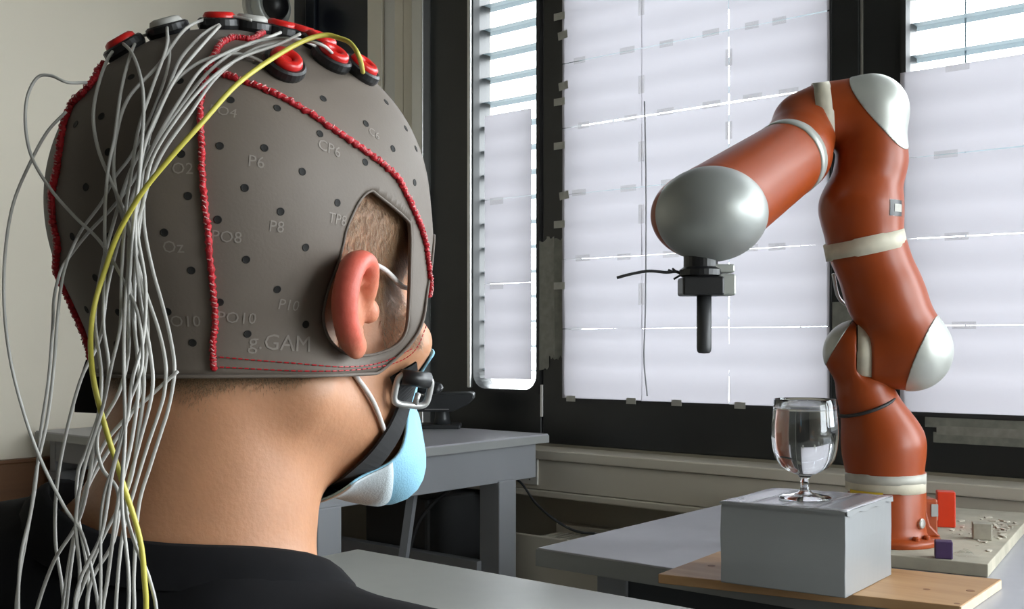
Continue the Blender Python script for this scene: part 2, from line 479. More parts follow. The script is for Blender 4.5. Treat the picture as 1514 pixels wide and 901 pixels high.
# outside blinds: near-level slats in front of each papered window
for wi, lab in ((0, 'outdoor slat blind behind the narrow window'), (1, 'outdoor slat blind behind the wide papered middle window'),
                (2, 'outdoor slat blind behind the window at the right edge')):
    x0, x1, a0, a1, b0, b1, rad = WINS[wi]
    t = thing('slat_blind', lab, 'blind', ((a0 + a1) / 2, YB + 0.10, 2.45), 'outdoor slat blinds')
    sm = MB(); ya = YB + 0.030; L = x1 - x0 - 0.02; c = (x0 + x1) / 2
    prof = [(0, 0.0), (0.012, 0.0014), (0.032, 0.001), (0.056, -0.005), (0.057, -0.003), (0.032, 0.003), (0.012, 0.0034)]
    n = len(prof)
    vs = [(-L/2, y, z) for y, z in prof] + [(L/2, y, z) for y, z in prof]
    sm.add(vs, [tuple(range(n)), tuple(range(2*n - 1, n - 1, -1))] + [(i, n + i, n + (i + 1) % n, (i + 1) % n) for i in range(n)])
    me = bpy.data.meshes.new('slat'); me.from_pydata(sm.v, [], sm.f); me.materials.append(MATS['slat'])
    z = 0.93
    while z < 2.45:
        o = bpy.data.objects.new('slat', me); COL.objects.link(o); o.parent = t
        o.location = (c - t.location.x, ya - t.location.y, z - t.location.z); o['_o'] = [0, 0, 0]
        z += 0.073
    for q in ((0.14, 0.86) if wi else (0.5,)):
        xx = a0 + (a1 - a0) * (0.86 if not wi else q)
        obj('ladder_cord', MB().tube([(xx, ya + .036, 0.9), (xx, ya + .036, 2.45)], 0.002, 5), 'slat', t)

# paper sheets taped over the panes
YP = YB - 0.019
def sheet(x0, x1, z0, z1, label, group, dy=0.0, seed=0, tapes=()):
    rnd = random.Random(seed)
    t = thing('paper_sheet', label, 'paper', ((x0 + x1) / 2, YP - dy, z0), group)
    nu, nv = 9, 7; A = np.zeros((nu, nv, 3))
    ph = rnd.random() * 6
    sk = rnd.uniform(-.0015, .0015)
    for i in range(nu):
        for j in range(nv):
            u, v = i / (nu - 1), j / (nv - 1)
            A[i, j] = (x0 + (x1 - x0) * u + sk * (v - .5), YP - dy - 0.0012 * math.sin(u * 5 + ph) * math.sin(v * 3.1), z0 + (z1 - z0) * v + sk * 1.5 * (u - .5))
    obj('page', MB().grid(A), 'paper', t, smooth=True)
    for (tx, tz, w, h, m) in tapes:
        obj('tape', MB().box(tx - w/2, tx + w/2, YP - dy - 0.0032, YP - dy - 0.0024, tz - h/2, tz + h/2), m, t)
    return t
ROWZ = [0.931, 1.122, 1.314, 1.494, 1.679, 1.858, 2.04, 2.225, 2.40]
rown = ['bottom row', 'second row from the bottom', 'third row from the bottom', 'fourth row from the bottom', 'fifth row from the bottom', 'sixth row from the bottom', 'seventh row from the bottom', 'top row']
COLX = [-1.823, -1.563, -1.307, -1.049]
coln = ['left', 'middle', 'right']
sd = 0
for r in range(8):
    for c in range(3):
        sd += 1; rnd = random.Random(sd * 3)
        x0, x1, z0, z1 = COLX[c], COLX[c + 1], ROWZ[r], ROWZ[r + 1]
        GZ = [.001, .0007, .0008, .0014, .0030, .0020, .0014, .0012, .001]
        tp = []
        for q in (0.28, 0.85 if c < 2 else 0.55):
            tp.append((x0 + (x1 - x0) * (q + rnd.uniform(-.08, .08)), z1 + rnd.uniform(-.002, .004), rnd.uniform(.035, .052), .017, 'clear_tape'))
        if c < 2: tp.append((x1 + .001, z0 + (z1 - z0) * rnd.uniform(.4, .65), .018, rnd.uniform(.04, .06), 'clear_tape'))
        if c == 0:
            tp.append((x0 - .008, z0 + (z1 - z0) * rnd.uniform(.35, .75), .038, .02, 'frame_tape_light'))
        if r == 0:
            tp = [(x0 + (x1 - x0) * q, z0 - .001, .03, .016, 'frame_tape_light') for q in ((.12, .88) if c != 1 else (.42,))]
        sheet(x0 + .0003, x1 - ((.0014 if r in (4, 5) else .0006) if c == 1 else -.0020), z0 + GZ[r] * .5, z1 - GZ[r + 1] * .5,
              'white paper sheet on the wide middle window, %s, %s column' % (rown[r], coln[c]),
              'paper sheets on the wide middle window', dy=0.0005 * (c % 2) + .0002 * (r % 2), seed=sd, tapes=tp)
NR = [0.978, 1.256, 1.503, 1.752]
for r, nm in enumerate(('lowest', 'middle', 'topmost')):
    sheet(-2.108, -1.932, NR[r] + .0006, NR[r + 1] - .0006, 'white paper sheet on the narrow window, %s of three' % nm,
          'paper sheets on the narrow window', seed=80 + r, tapes=[(-2.06, NR[r + 1] - .006 if r < 2 else NR[r + 1] - .012, .05, .02, 'clear_tape')] if r < 2 else [])
for r in range(4):
    for c in range(3):
        x0 = -0.882 + c * .262; sd += 1; rnd = random.Random(sd * 5)
        zt = ROWZ[r + 1] + (.008 if (r == 3 and c == 0) else 0)
        sheet(x0, x0 + .260, ROWZ[r] + .0010, zt - .0010, 'white paper sheet on the right-hand window, %s, %s column' % (['bottom row', 'second row', 'third row', 'top row'][r], coln[c]),
              'paper sheets on the right-hand window', dy=0.0004 * ((r + c) % 2), seed=sd,
              tapes=[(x0 + .03 + .12 * rnd.random(), ROWZ[r + 1], .05, .016, 'clear_tape')])
# blind cord hanging in front of the wide window
cpts = [P(953, 150, 2.83), P(955, 260, 2.825), P(955, 380, 2.825), P(954, 470, 2.825), P(952, 530, 2.825), P(957, 586, 2.82)]
tag(obj('blind_cord', MB().tube(catmull(cpts, 8), 0.0018, 6), 'steel_grey', smooth=True, loc=tuple(cpts[-1])), 'thin grey cord hanging down over the papers of the wide window', 'cord')

# strips of tape on the black frames
def wy(px, py, yy):                       # point on the plane Y = yy
    t = (px - 757) / F
    D = yy / (t * RIGHT[1] + FWD[1]); return P(px, py, D)
t = thing('masking_tape_patch', 'patch of ragged vertical tape strips on the black post beside the narrow window', 'tape', tuple(wy(815, 540, YB - .013)))
rnd = random.Random(4)
for (xa, xb, ya, yb) in ((795, 812, 356, 545), (809, 820, 352, 528), (818, 835, 355, 526), (814, 832, 430, 530), (824, 838, 440, 522)):
    p = wy(xa, ya, YB - .013); q = wy(xb, yb, YB - .013); k = .0006 * rnd.random() * 2
    n = 6; top = [(p[0] + (q[0] - p[0]) * i / n, p[2] + rnd.uniform(-.006, .006)) for i in range(n + 1)]
    bot = [(p[0] + (q[0] - p[0]) * i / n, q[2] + rnd.uniform(-.008, .008)) for i in range(n, -1, -1)]
    poly = top + bot; m_ = len(poly); y0 = YB - .0135 - k
    obj('tape', MB().add([(x, y0 - .0004, z) for x, z in poly] + [(x, y0, z) for x, z in poly],
        [tuple(range(m_ - 1, -1, -1)), tuple(range(m_, 2 * m_))] + [(i, (i + 1) % m_, m_ + (i + 1) % m_, m_ + i) for i in range(m_)]), ['frame_tape', 'frame_tape_pale'][int(xa) % 2], t)
t = thing('masking_tape_patch', 'ragged tape strips on the black post behind the orange robot arm', 'tape', tuple(wy(1250, 480, YB - .013)))
for (xa, xb, ya, yb) in ((1231, 1250, 447, 490), (1246, 1264, 452, 500), (1258, 1276, 460, 505)):
    p = wy(xa, ya, YB - .013); q = wy(xb, yb, YB - .013)
    obj('tape', MB().box(p[0], q[0], YB - .0145 - rnd.random() * .0008, YB - .013, q[2], p[2]), 'frame_tape', t)
t = thing('masking_tape_patch', 'long level strips of grey tape on the black sill at the right edge', 'tape', tuple(wy(1450, 640, YB - .013)))
for (za, zb, xs, m) in ((0.899, 0.921, 1368, 'frame_tape'), (0.884, 0.903, 1385, 'frame_tape_pale'), (0.866, 0.889, 1380, 'frame_tape')):
    p = wy(xs, 630, YB - .013)
    obj('tape', MB().box(p[0], -0.35, YB - .0138 - rnd.random() * .001, YB - .013, za, zb), m, t)
for (px, py) in ((832, 52), (833, 127), (834, 289)):
    p = wy(px, py, YB - .02)
    tag(obj('tape_tab', MB().obox(p, (1, 0, .12), (0, 1, 0), (-.12, 0, 1), .016, .0004, .011), 'frame_tape_light', loc=tuple(p)),
        'small pale tape tab on the left edge of the wide window, %s' % {52: 'highest', 127: 'second', 289: 'third down'}[py], 'tape', 'tape tabs on the wide window')

# cable trunking under the windows
t = thing('cable_trunking', 'long cream cable trunking running along the wall under the windows', 'trunking', (-0.4, 2.40, 0.667))
obj('cover', MB().box(-2.3, XR - .02, 2.352, YB, 0.683, 0.764), 'trunk_cream', t, bevel=0.002)
obj('top_rail', MB().box(-2.3, XR - .02, 2.343, YB, 0.7655, 0.792), 'trunk_cream', t, bevel=0.003)
obj('bottom_rail', MB().box(-2.3, XR - .02, 2.346, YB, 0.664, 0.6815), 'trunk_cream', t, bevel=0.003)
# socket with plug
t = thing('network_socket', 'white network socket plate with two ports on the cream trunking', 'socket', tuple(wy(784, 696, 2.352)))
p = wy(784, 696, 2.352)
obj('plate', MB().box(p[0] - .038, p[0] + .03, 2.346, 2.352, p[2] - .038, p[2] + .036), 'socket_plate', t, bevel=0.002)
for dx in (-.008, .012):
    obj('port', MB().box(p[0] + dx - .006, p[0] + dx + .006, 2.3445, 2.3465, p[2] - .006, p[2] + .008), 'black_plastic', t)
for dz in (.022, -.024):
    obj('screw', MB().lathe([(.002, 0), (.002, .001)], (p[0] + .003, 2.346, p[2] + dz), (0, -1, 0), 8), 'dark_grey', t)
tag(obj('trunking_label', MB().box(p[0] - .030, p[0] + .022, 2.341, 2.344, .7715, .7865), 'black_plastic', loc=(p[0], 2.343, .779)),
    'small black label strip on the trunking above the network socket', 'label')
t = thing('network_cable', 'dark network cable with blue plug drooping from the white socket', 'cable', tuple(p))
q = (p[0] - .010, 2.343, p[2])
obj('plug', MB().box(q[0] - .012, q[0] + .006, 2.318, 2.344, q[2] - .006, q[2] + .006), 'blue_plug', t, bevel=.001)
cp = [(q[0] - .004, 2.322, q[2]), (q[0] - .018, 2.30, q[2] - .008)] + [wy(x, y, yy) for x, y, yy in ((772, 716, 2.29), (790, 742, 2.28), (812, 763, 2.215), (838, 780, 2.20), (860, 788, 2.20), (885, 791, 2.20), (930, 812, 2.20))]
obj('lead', MB().tube(catmull(cp, 8), 0.0033, 8), 'dark_grey', t, smooth=True)

# convector heater under the trunking
t = thing('convector_heater', 'long cream convector heater low on the wall under the trunking', 'heater', (-1.5, 2.32, 0))
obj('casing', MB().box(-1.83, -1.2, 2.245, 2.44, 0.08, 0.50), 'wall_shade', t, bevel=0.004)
obj('front_panel', MB().box(-1.835, -1.2, 2.232, 2.243, 0.462, 0.582), 'trunk_cream', t, bevel=0.003)
obj('front_panel', MB().box(-1.835, -1.2, 2.236, 2.246, 0.28, 0.458), 'trunk_cream', t, bevel=0.003)
obj('front_panel', MB().box(-1.835, -1.2, 2.236, 2.246, 0.08, 0.276), 'trunk_cream', t, bevel=0.003)
obj('back_rail', MB().box(-1.83, -1.2, 2.41, 2.44, 0.50, 0.585), 'trunk_cream', t, bevel=0.003)
gm = bpy.data.meshes.new('grille_bar'); g = MB().box(-.004, .004, -.083, .083, -.004, .004); gm.from_pydata(g.v, [], g.f); gm.materials.append(MATS['wall_shade'])
for i in range(30):
    o = bpy.data.objects.new('grille_bar', gm); COL.objects.link(o); o.parent = t
    o.location = (-1.81 + i * .02 + 1.5, 2.327 - 2.32, 0.560); o['_o'] = [0, 0, 0]

# round lens fixture on the left wall near the corner
p = np.array([XL, 2.32, 2.215])
t = thing('round_wall_camera', 'round silver wall fixture with a glossy black dome high in the corner', 'wall fixture', tuple(p))
obj('back_plate', MB().lathe([(.090, 0), (.090, .018), (.084, .026)], p, (1, 0, 0), 40), 'alu', t, smooth=False)
obj('ring', MB().lathe([(.076, .026), (.078, .040), (.068, .058), (.054, .062), (.052, .05)], p, (1, 0, 0), 40, capped=False), 'silver', t, smooth=True)
obj('dome', MB().lathe([(.052, .050), (.050, .062), (.042, .080), (.027, .093), (.01, .099), (.0005, .1)], p, (1, 0, 0), 40), MATS['black_plastic'], t, smooth=True)
# brown wooden panel against the left wall
t = thing('wooden_panel', 'low brown wooden panel standing against the cream wall at the left edge', 'panel', (XL + .02, 1.2, 0))
obj('board', MB().box(XL + .004, XL + .028, 0.2, 2.05, 0.0, 0.752), 'wood_brown', t, bevel=.002)
obj('top_rail', MB().box(XL + .002, XL + .034, 0.2, 2.05, 0.752, 0.762), 'wood_brown', t, bevel=.002)

# ------------------------------------------------------------------ desks
def leg(t, x, y, z1, s=0.03, m='steel_grey'):
    o = obj('leg', MB().box(x - s, x + s, y - s, y + s, 0.012, z1), m, t, bevel=.003)
    obj('foot', MB().lathe([(.018, 0), (.018, .012)], (x, y, 0), (0, 0, 1), 12), 'black_rubber', o)
# corner desk with the phone
t = thing('corner_desk', 'tall grey steel desk in the window corner behind the person', 'desk', (-2.37, 1.9, 0))
obj('tabletop', MB().box(-2.95, -1.79, 1.50, 2.325, 0.817, 0.840), 'desk_blue_grey', t, bevel=.002)
obj('edge_band', MB().box(-2.952, -1.7885, 1.4985, 2.3265, 0.8165, 0.836), 'desk_edge', t)
obj('apron', MB().box(-1.835, -1.805, 1.53, 2.29, 0.725, 0.817), 'steel_grey', t, bevel=.002)
obj('apron', MB().box(-2.93, -2.90, 1.53, 2.29, 0.725, 0.817), 'steel_grey', t, bevel=.002)
obj('apron', MB().box(-2.90, -1.836, 2.26, 2.29, 0.725, 0.817), 'steel_grey', t, bevel=.002)
obj('apron', MB().box(-2.90, -1.836, 1.531, 1.56, 0.755, 0.817), 'steel_grey', t, bevel=.002)
obj('crossbar', MB().box(-2.90, -1.86, 2.115, 2.145, 0.43, 0.520), 'steel_grey', t, bevel=.002)
for (x, y) in ((-1.832, 1.565), (-1.832, 2.165), (-2.905, 1.565), (-2.905, 2.165)): leg(t, x, y, .73, .034)
# foreground desk
t = thing('desk', 'pale grey desk in the foreground in front of the person', 'desk', (-.55, .93, 0))
obj('tabletop', MB().box(-1.36, 0.28, 0.60, 1.245, 0.713, 0.740), 'desk_light', t, bevel=.002)
obj('apron', MB().box(-1.28, 0.2, 1.12, 1.145, 0.63, 0.713), 'steel_dark', t)
obj('apron', MB().box(-1.28, 0.2, 0.70, 0.725, 0.63, 0.713), 'steel_dark', t)
for (x, y) in ((-1.30, 1.17), (.22, 1.17), (-1.30, .68), (.22, .68)): leg(t, x, y, .713, .025)
# robot table
t = thing('robot_table', 'grey table by the window carrying the robot arm and boards', 'table', (-.1, 1.9, 0))
obj('tabletop', MB().box(-1.137, 0.9, 1.445, 2.335, 0.710, 0.740), 'desk_blue_grey', t, bevel=.002)
obj('edge_band', MB().box(-1.1385, 0.9015, 1.4435, 2.3365, 0.7095, 0.7375), 'desk_edge', t)
obj('apron', MB().box(-1.04, 0.82, 1.515, 1.545, 0.60, 0.710), 'steel_dark', t)
obj('apron', MB().box(-1.04, 0.82, 2.25, 2.28, 0.60, 0.710), 'steel_dark', t)
obj('apron', MB().box(-1.06, -1.03, 1.515, 2.28, 0.60, 0.710), 'steel_dark', t)
for (x, y) in ((-1.03, 1.54), (.8, 1.54), (-1.03, 2.24), (.8, 2.24)): leg(t, x, y, .71, .03)

# things on and under the corner desk
pb = P(648, 632, 3.13); pb[2] = .84
t = thing('desk_phone', 'black desk phone on a stand on the tall corner desk', 'phone', tuple(pb))
ex = RIGHT; ey = FWD
def lp(r, d, u): return pb + RIGHT * r + FWD * d + UP * u
obj('base', MB().obox(lp(-.02, .0, .006), ex, ey, UP, .085, .05, .006), 'phone_grey', t, bevel=.003)
obj('stand', MB().lathe([(.026, .010), (.022, .03), (.020, .05), (.024, .062)], lp(.012, -.01, 0), (0, 0, 1), 20), 'phone_grey', t, smooth=True)
b = MB(); pr = [(-.10, .050), (.045, .050), (.088, .070), (.104, .085), (.104, .098), (.098, .103), (.0, .100), (-.10, .085)]
n = len(pr); vs = [lp(a, -.06, c) for a, c in pr] + [lp(a, .06, c) for a, c in pr]
b.add(vs, [tuple(range(n)), tuple(range(2*n-1, n-1, -1))] + [(i, n+i, n+(i+1) % n, (i+1) % n) for i in range(n)])
body = obj('body', b, 'phone_grey', t, bevel=.004)
obj('trim_line', MB().obox(lp(.0, -.0615, .057), ex, ey, UP, .034, .001, .001), 'alu', body)
hs = catmull([lp(-.085, .0, .09), lp(-.07, .0, .112), lp(-.045, .0, .120), lp(-.018, .0, .116), lp(.004, .0, .100)], 5)
obj('handset', MB().tube(hs, [.020 + .004 * math.sin(i * .8) for i in range(len(hs))], 10), 'phone_grey', t, smooth=True)

pz = wy(672, 790, 2.3)
tag(obj('computer_case', MB().box(-2.33, -2.08, 2.16, 2.42, 0.0, 0.655), 'dark_grey', bevel=.01, loc=(-2.2, 2.3, 0)), 'dark grey upright case standing under the corner desk', 'computer')
cc = [P(690, 700, 2.85), P(668, 722, 2.85), P(640, 745, 2.86), P(618, 775, 2.86), P(600, 830, 2.86)]
tag(obj('power_cable', MB().tube(catmull(cc, 6), .005, 8), 'black_rubber', smooth=True, loc=tuple(cc[-1])), 'black power cable hanging diagonally under the corner desk', 'cable')
pa, pb2 = P(612, 715, 2.7), P(596, 830, 2.7); pb2 = pb2.copy(); 
dirv = (pb2 - pa) / (pb2[2] - pa[2]); foot = pa + dirv * (0.002 - pa[2])
tag(obj('metal_post', MB().tube([foot, pa + UP * .0], .014, 4), 'steel_grey', loc=tuple(foot)), 'slim grey metal post leaning under the corner desk', 'post')

# ------------------------------------------------------------------ boards on the robot table
ZT = 0.740
zb = ZT + .014
pts = [at_z(973, 849, zb), at_z(1420, 897, zb), at_z(1480, 857, zb), at_z(1064, 815, zb)]
c = sum(pts) / 4
t = thing('wooden_board', 'honey-coloured pine board on the table under the silver box', 'board', (c[0], c[1], ZT))
bd = obj('board', MB().prism(pts, ZT + .0005, zb), 'wood_board', t, bevel=.001)
e0, e1 = pts[1], pts[2]; dd = (e1 - e0) / np.linalg.norm(e1 - e0); nn = np.array([dd[1], -dd[0], 0])
obj('end_grain', MB().prism([e0 + dd * .001, e0 + dd * .001 + nn * .0008, e1 - dd * .001 + nn * .0008, e1 - dd * .001], ZT + .001, zb - .001), 'wood_end', t, label='pale sawn end of the board')
for (px, py, r) in ((1052, 837, .006), (1370, 872, .005), (1435, 874, .006), (1415, 893, .004)):
    k = at_z(px, py, zb)
    obj('knot', MB().lathe([(r, 0), (r * .9, .0004)], k, (0, 0, 1), 14), 'wood_knot', t)

# duct-taped box
z0, z1 = zb, zb + .111
q = [at_z(1065, 862, z0), at_z(1250, 886, z0), at_z(1318, 851, z0)]
q.append(q[0] + q[2] - q[1])
c = sum(q) / 4
t = thing('taped_box', 'box wrapped in silver duct tape standing on the pine board', 'box', (c[0], c[1], z0))
bm_ = MB(); N = 12
def edge(a, b, n): return [a + (b - a) * i / n for i in range(n)]
loop = edge(q[0], q[1], N) + edge(q[1], q[2], N) + edge(q[2], q[3], N) + edge(q[3], q[0], N)
rings = []
for zz, inset in ((z0 + .0005, 0), (z0 + .03, .0006), (z0 + .07, -.0006), (z1 - .006, .0003), (z1, .0015)):
    rr = []
    for i, p in enumerate(loop):
        d = c - p; d[2] = 0; d /= np.linalg.norm(d)
        w = p + d * (inset + .0002 * math.sin(i * .9 + zz * 60)); rr.append((w[0], w[1], zz + (.0008 * math.sin(i * 1.1) if zz == z1 else 0)))
    rings.append(rr)
n = len(loop); vs = [p for r in rings for p in r]
fs = [(i * n + k, i * n + (k + 1) % n, (i + 1) * n + (k + 1) % n, (i + 1) * n + k) for i in range(len(rings) - 1) for k in range(n)]
fs += [tuple(range(n - 1, -1, -1)), tuple(range((len(rings) - 1) * n, len(rings) * n))]
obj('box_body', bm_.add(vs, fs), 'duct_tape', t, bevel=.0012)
ex_ = (q[1] - q[0]) / np.linalg.norm(q[1] - q[0]); ey_ = (q[3] - q[0]) / np.linalg.norm(q[3] - q[0])
W_, D_ = np.linalg.norm(q[1] - q[0]), np.linalg.norm(q[3] - q[0])
def tp(u, v): return q[0] + ex_ * u + ey_ * v
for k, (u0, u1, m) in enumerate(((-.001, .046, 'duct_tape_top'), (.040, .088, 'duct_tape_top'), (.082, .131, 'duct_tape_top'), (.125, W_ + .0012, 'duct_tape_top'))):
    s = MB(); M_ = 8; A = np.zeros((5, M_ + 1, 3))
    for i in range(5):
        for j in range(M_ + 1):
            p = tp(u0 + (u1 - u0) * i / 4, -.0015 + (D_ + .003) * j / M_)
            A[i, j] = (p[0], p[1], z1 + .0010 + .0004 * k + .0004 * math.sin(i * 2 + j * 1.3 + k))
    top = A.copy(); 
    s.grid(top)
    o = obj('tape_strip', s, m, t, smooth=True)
    so = o.modifiers.new('thick', 'SOLIDIFY'); so.thickness = .0006
# flap of tape folded over the front edge and over the right side
A = np.zeros((13, 4, 3))
for i in range(13):
    for j in range(4):
        p = tp(W_ * i / 12, -.0022 - .0003 * j); A[i, j] = (p[0], p[1], z1 + .0016 - j / 3 * (.0028 + .0012 * math.sin(i * 1.3) + .0008 * math.sin(i * 2.9)))
obj('tape_fold', MB().grid(A), 'duct_tape', t, smooth=True)
A = np.zeros((13, 4, 3))
for i in range(13):
    for j in range(4):
        p = tp(W_ + .0020 + .0002 * j, D_ * i / 12); A[i, j] = (p[0], p[1], z1 + .0016 - j / 3 * (.006 + .002 * math.sin(i * 1.7) + .0015 * math.sin(i * 3.1)))
obj('tape_fold', MB().grid(A), 'duct_tape', t, smooth=True)
ZBOX = z1 + .0030

# wine glass filled with water
g = at_z(1190, 737, ZBOX)
t = thing('wine_glass', 'short-stemmed clear wine glass full of water on the silver box', 'glass', tuple(g))
outer = [(.0355, .0), (.0360, .0015), (.0340, .0030), (.022, .0052), (.0095, .0085), (.0062, .013), (.0056, .020), (.0060, .0275), (.0100, .0325),
         (.0220, .0372), (.0335, .0450), (.0408, .0560), (.0440, .0700), (.0454, .0850), (.0455, .0980), (.0445, .1120), (.0432, .1260), (.0424, .1380)]
inner = [(.0416, .1386), (.0410, .1380), (.0418, .1260), (.0431, .1120), (.0441, .0980), (.0439, .0850), (.0425, .0705), (.0392, .0570), (.0320, .0466), (.0205, .0393), (.0060, .0365), (.0004, .0360)]
obj('goblet', MB().lathe([(.0004, 0.0)] + outer + inner, g, (0, 0, 1), 64), 'clear_glass', t, smooth=True)
winner = [(.0004, .0362), (.0062, .0367), (.0207, .0395), (.0322, .0468), (.0394, .0572), (.0427, .0707), (.0441, .0852), (.0443, .0980), (.0433, .1120), (.0422, .1230), (.0419, .1262)]
obj('water', MB().lathe([(r if r > .01 else r, h - .00035) for r, h in winner] + [(.0004, .1255)], g, (0, 0, 1), 64), 'water', t, smooth=False)
for pl_ in bpy.data.objects['water'].data.polygons: pl_.use_smooth = len(pl_.vertices) == 4 and pl_.center.z < .1254

# slab under the robot
ZS = ZT + .020
cr = at_z(1461, 835, ZS); fl = at_z(1319, 821, ZS); br = at_z(1514, 800, ZS)
u1 = (fl - cr) / np.linalg.norm(fl - cr); v1 = np.array([u1[1], -u1[0], 0.0])
sp = [cr, cr + v1 * .56, cr + v1 * .56 + u1 * .37, cr + u1 * .37]
t = thing('base_slab', 'rough grey-beige board under the robot base, stained with glue', 'board', tuple((sp[0] + sp[2]) / 2 * np.array([1, 1, 0]) + np.array([0, 0, ZT])))
obj('board', MB().prism(sp[::-1], ZT + .0005, ZS), 'slab_board', t, bevel=.0015)
rnd = random.Random(9)
cb = MB()
for i in range(170):
    px = rnd.gauss(1478, 24) if i % 3 else rnd.uniform(1330, 1500); py = rnd.gauss(785, 9) if i % 3 else rnd.uniform(770, 822)
    k = at_z(px, py, ZS); s = rnd.uniform(.0008, .0032)
    if np.linalg.norm(k - at_z(1311, 800, ZS)) < .135: continue
    if not (.008 < (k - cr) @ u1 < .36 and .008 < (k - cr) @ v1 < .55): continue
    a = rnd.random() * 3
    cb.obox(k + UP * s * .3, (math.cos(a), math.sin(a), .1), (-math.sin(a), math.cos(a), .2), (0, -.1, 1), s * rnd.uniform(.8, 2.5), s, s * .45)
tag(obj('plaster_crumbs', cb, 'crumb', kind='stuff', loc=tuple(at_z(1478, 785, ZS))), 'dry plaster crumbs and glue flakes scattered over the slab', 'debris')

def block(name, px, py, ang, w, d, h, m, label, z=ZS + .0002, extra=None):
    k = at_z(px, py, z); a = math.radians(ang)
    ax = np.array([math.cos(a), math.sin(a), 0]); ay = np.array([-math.sin(a), math.cos(a), 0])
    c = k + ax * (-w / 2) + ay * (d / 2)      # (px,py) = nearest bottom corner, body goes left and back
    o = obj(name, MB().obox(c + UP * h / 2, ax, ay, UP, w / 2, d / 2, h / 2), m, bevel=.0015, loc=tuple(c))
    return tag(o, label, 'block')
block('toy_block', 1413, 781, 24, .030, .03, .062, 'red_block', 'bright orange-red tall block standing on the slab beside the robot base')
block('toy_block', 1409, 828, 22, .025, .022, .026, 'purple_block', 'small dark purple cube near the front edge of the slab')
block('toy_block', 1467, 800, 22, .029, .026, .027, 'grey_block', 'small plaster-grey cube on the slab, among crumbs')
k = at_z(1426, 822, ZS)
A = np.zeros((9, 6, 3))
for i in range(9):
    for j in range(6):
        u, v = i / 8 - .5, j / 5 - .5
        p = k + RIGHT * u * .032 + FWD * v * .03; A[i, j] = (p[0], p[1], ZS + .001 + .011 * max(0, (.25 - u*u) * (.25 - v*v) * 16) * (.6 + .4 * math.sin(i * 2.1 + j * 1.7)))
so = obj('plastic_scrap', MB().grid(A), 'clear_tape', smooth=True, loc=tuple(k)); tag(so, 'crumpled scrap of clear plastic beside the purple cube', 'scrap')

# ------------------------------------------------------------------ robot arm
RD = 1.79
def L(px, py, dd=0.0):                    # camera-aligned metres: right, away, up
    D = RD + dd
    return np.array([(px - 757) / F * D, D, (HZ - py) / F * D])
def toW(V):
    V = np.asarray(V, float)
    return CAM + V[..., 0:1] * RIGHT + V[..., 1:2] * FWD + V[..., 2:3] * UP
def unit(v): v = np.array(v, float); return v / np.linalg.norm(v)
def dirW(v): return v[0] * RIGHT + v[1] * FWD + v[2] * UP
def plane(X, Y, Z, c, n): return (X - c[0]) * n[0] + (Y - c[1]) * n[1] + (Z - c[2]) * n[2]

rb = at_z(1311, 800, ZS)
robot = thing('industrial_robot', 'orange jointed robot arm with silver joint caps and tape bands on the table', 'robot', tuple(rb))

def link(name, f, lo, hi, caps=(), h=0.003):
    """SDF link; caps = (plane point, outward normal, material, mesh name): the outer shell beyond the plane becomes a cap"""
    V, Q = sdf_mesh(f, lo, hi, h, 2)
    m = mb_from(toW(V), Q)
    o = obj(name, m, 'orange', robot, smooth=True)
    for (c, n, mt, nm) in caps:
        cw = toW(c) - np.array(robot['_o']); nw = Vector(dirW(unit(n))); cw = Vector(cw)
        bm = bmesh.new(); bm.from_mesh(o.data)
        bmesh.ops.bisect_plane(bm, geom=bm.verts[:] + bm.edges[:] + bm.faces[:], plane_co=cw, plane_no=nw, clear_inner=True)
        bm.normal_update()
        for v in bm.verts: v.co += v.normal * .0012
        me = bpy.data.meshes.new(nm); bm.to_mesh(me); bm.free(); me.materials.append(MATS[mt])
        me.polygons.foreach_set('use_smooth', [True] * len(me.polygons))
        co = bpy.data.objects.new(nm, me); COL.objects.link(co); co.parent = o; co['_o'] = list(robot['_o'])
        so = co.modifiers.new('thick', 'SOLIDIFY'); so.thickness = .002; so.offset = -1
    return o
def band(name, c, n, r, w, m, parent, r2=None, n_=72):
    """ring of tape with slightly ragged edges"""
    r2 = r2 or r; o_ = toW(c); a_ = unit(dirW(unit(n))); rn = random.Random(int(r * 1e6))
    u_ = np.cross(a_, (0, 0, 1.0)); u_ = unit(u_) if np.linalg.norm(u_) > 1e-3 else np.array([1.0, 0, 0]); w_ = np.cross(a_, u_)
    A = np.zeros((n_, 5, 3)); j0 = j1 = 0
    for k in range(n_):
        if k % 9 == 0: j0, j1 = rn.uniform(-.0016, .0012), rn.uniform(-.0012, .0016)
        t_ = 2 * math.pi * k / n_; d_ = u_ * math.cos(t_) + w_ * math.sin(t_)
        for i, (rr, hh) in enumerate(((r - .003, -w/2 + j0), (r, -w/2 + j0), ((r + r2) / 2 + rn.uniform(-.0002, .0003), 0), (r2, w/2 + j1), (r2 - .003, w/2 + j1))):
            A[k, i] = o_ + d_ * rr + a_ * hh
    o = obj(name, MB().grid(A, closed_u=True), m, parent, smooth=True)
    return o

nA = unit((.96, -.28, 0))
ring1 = L(1277, 522)
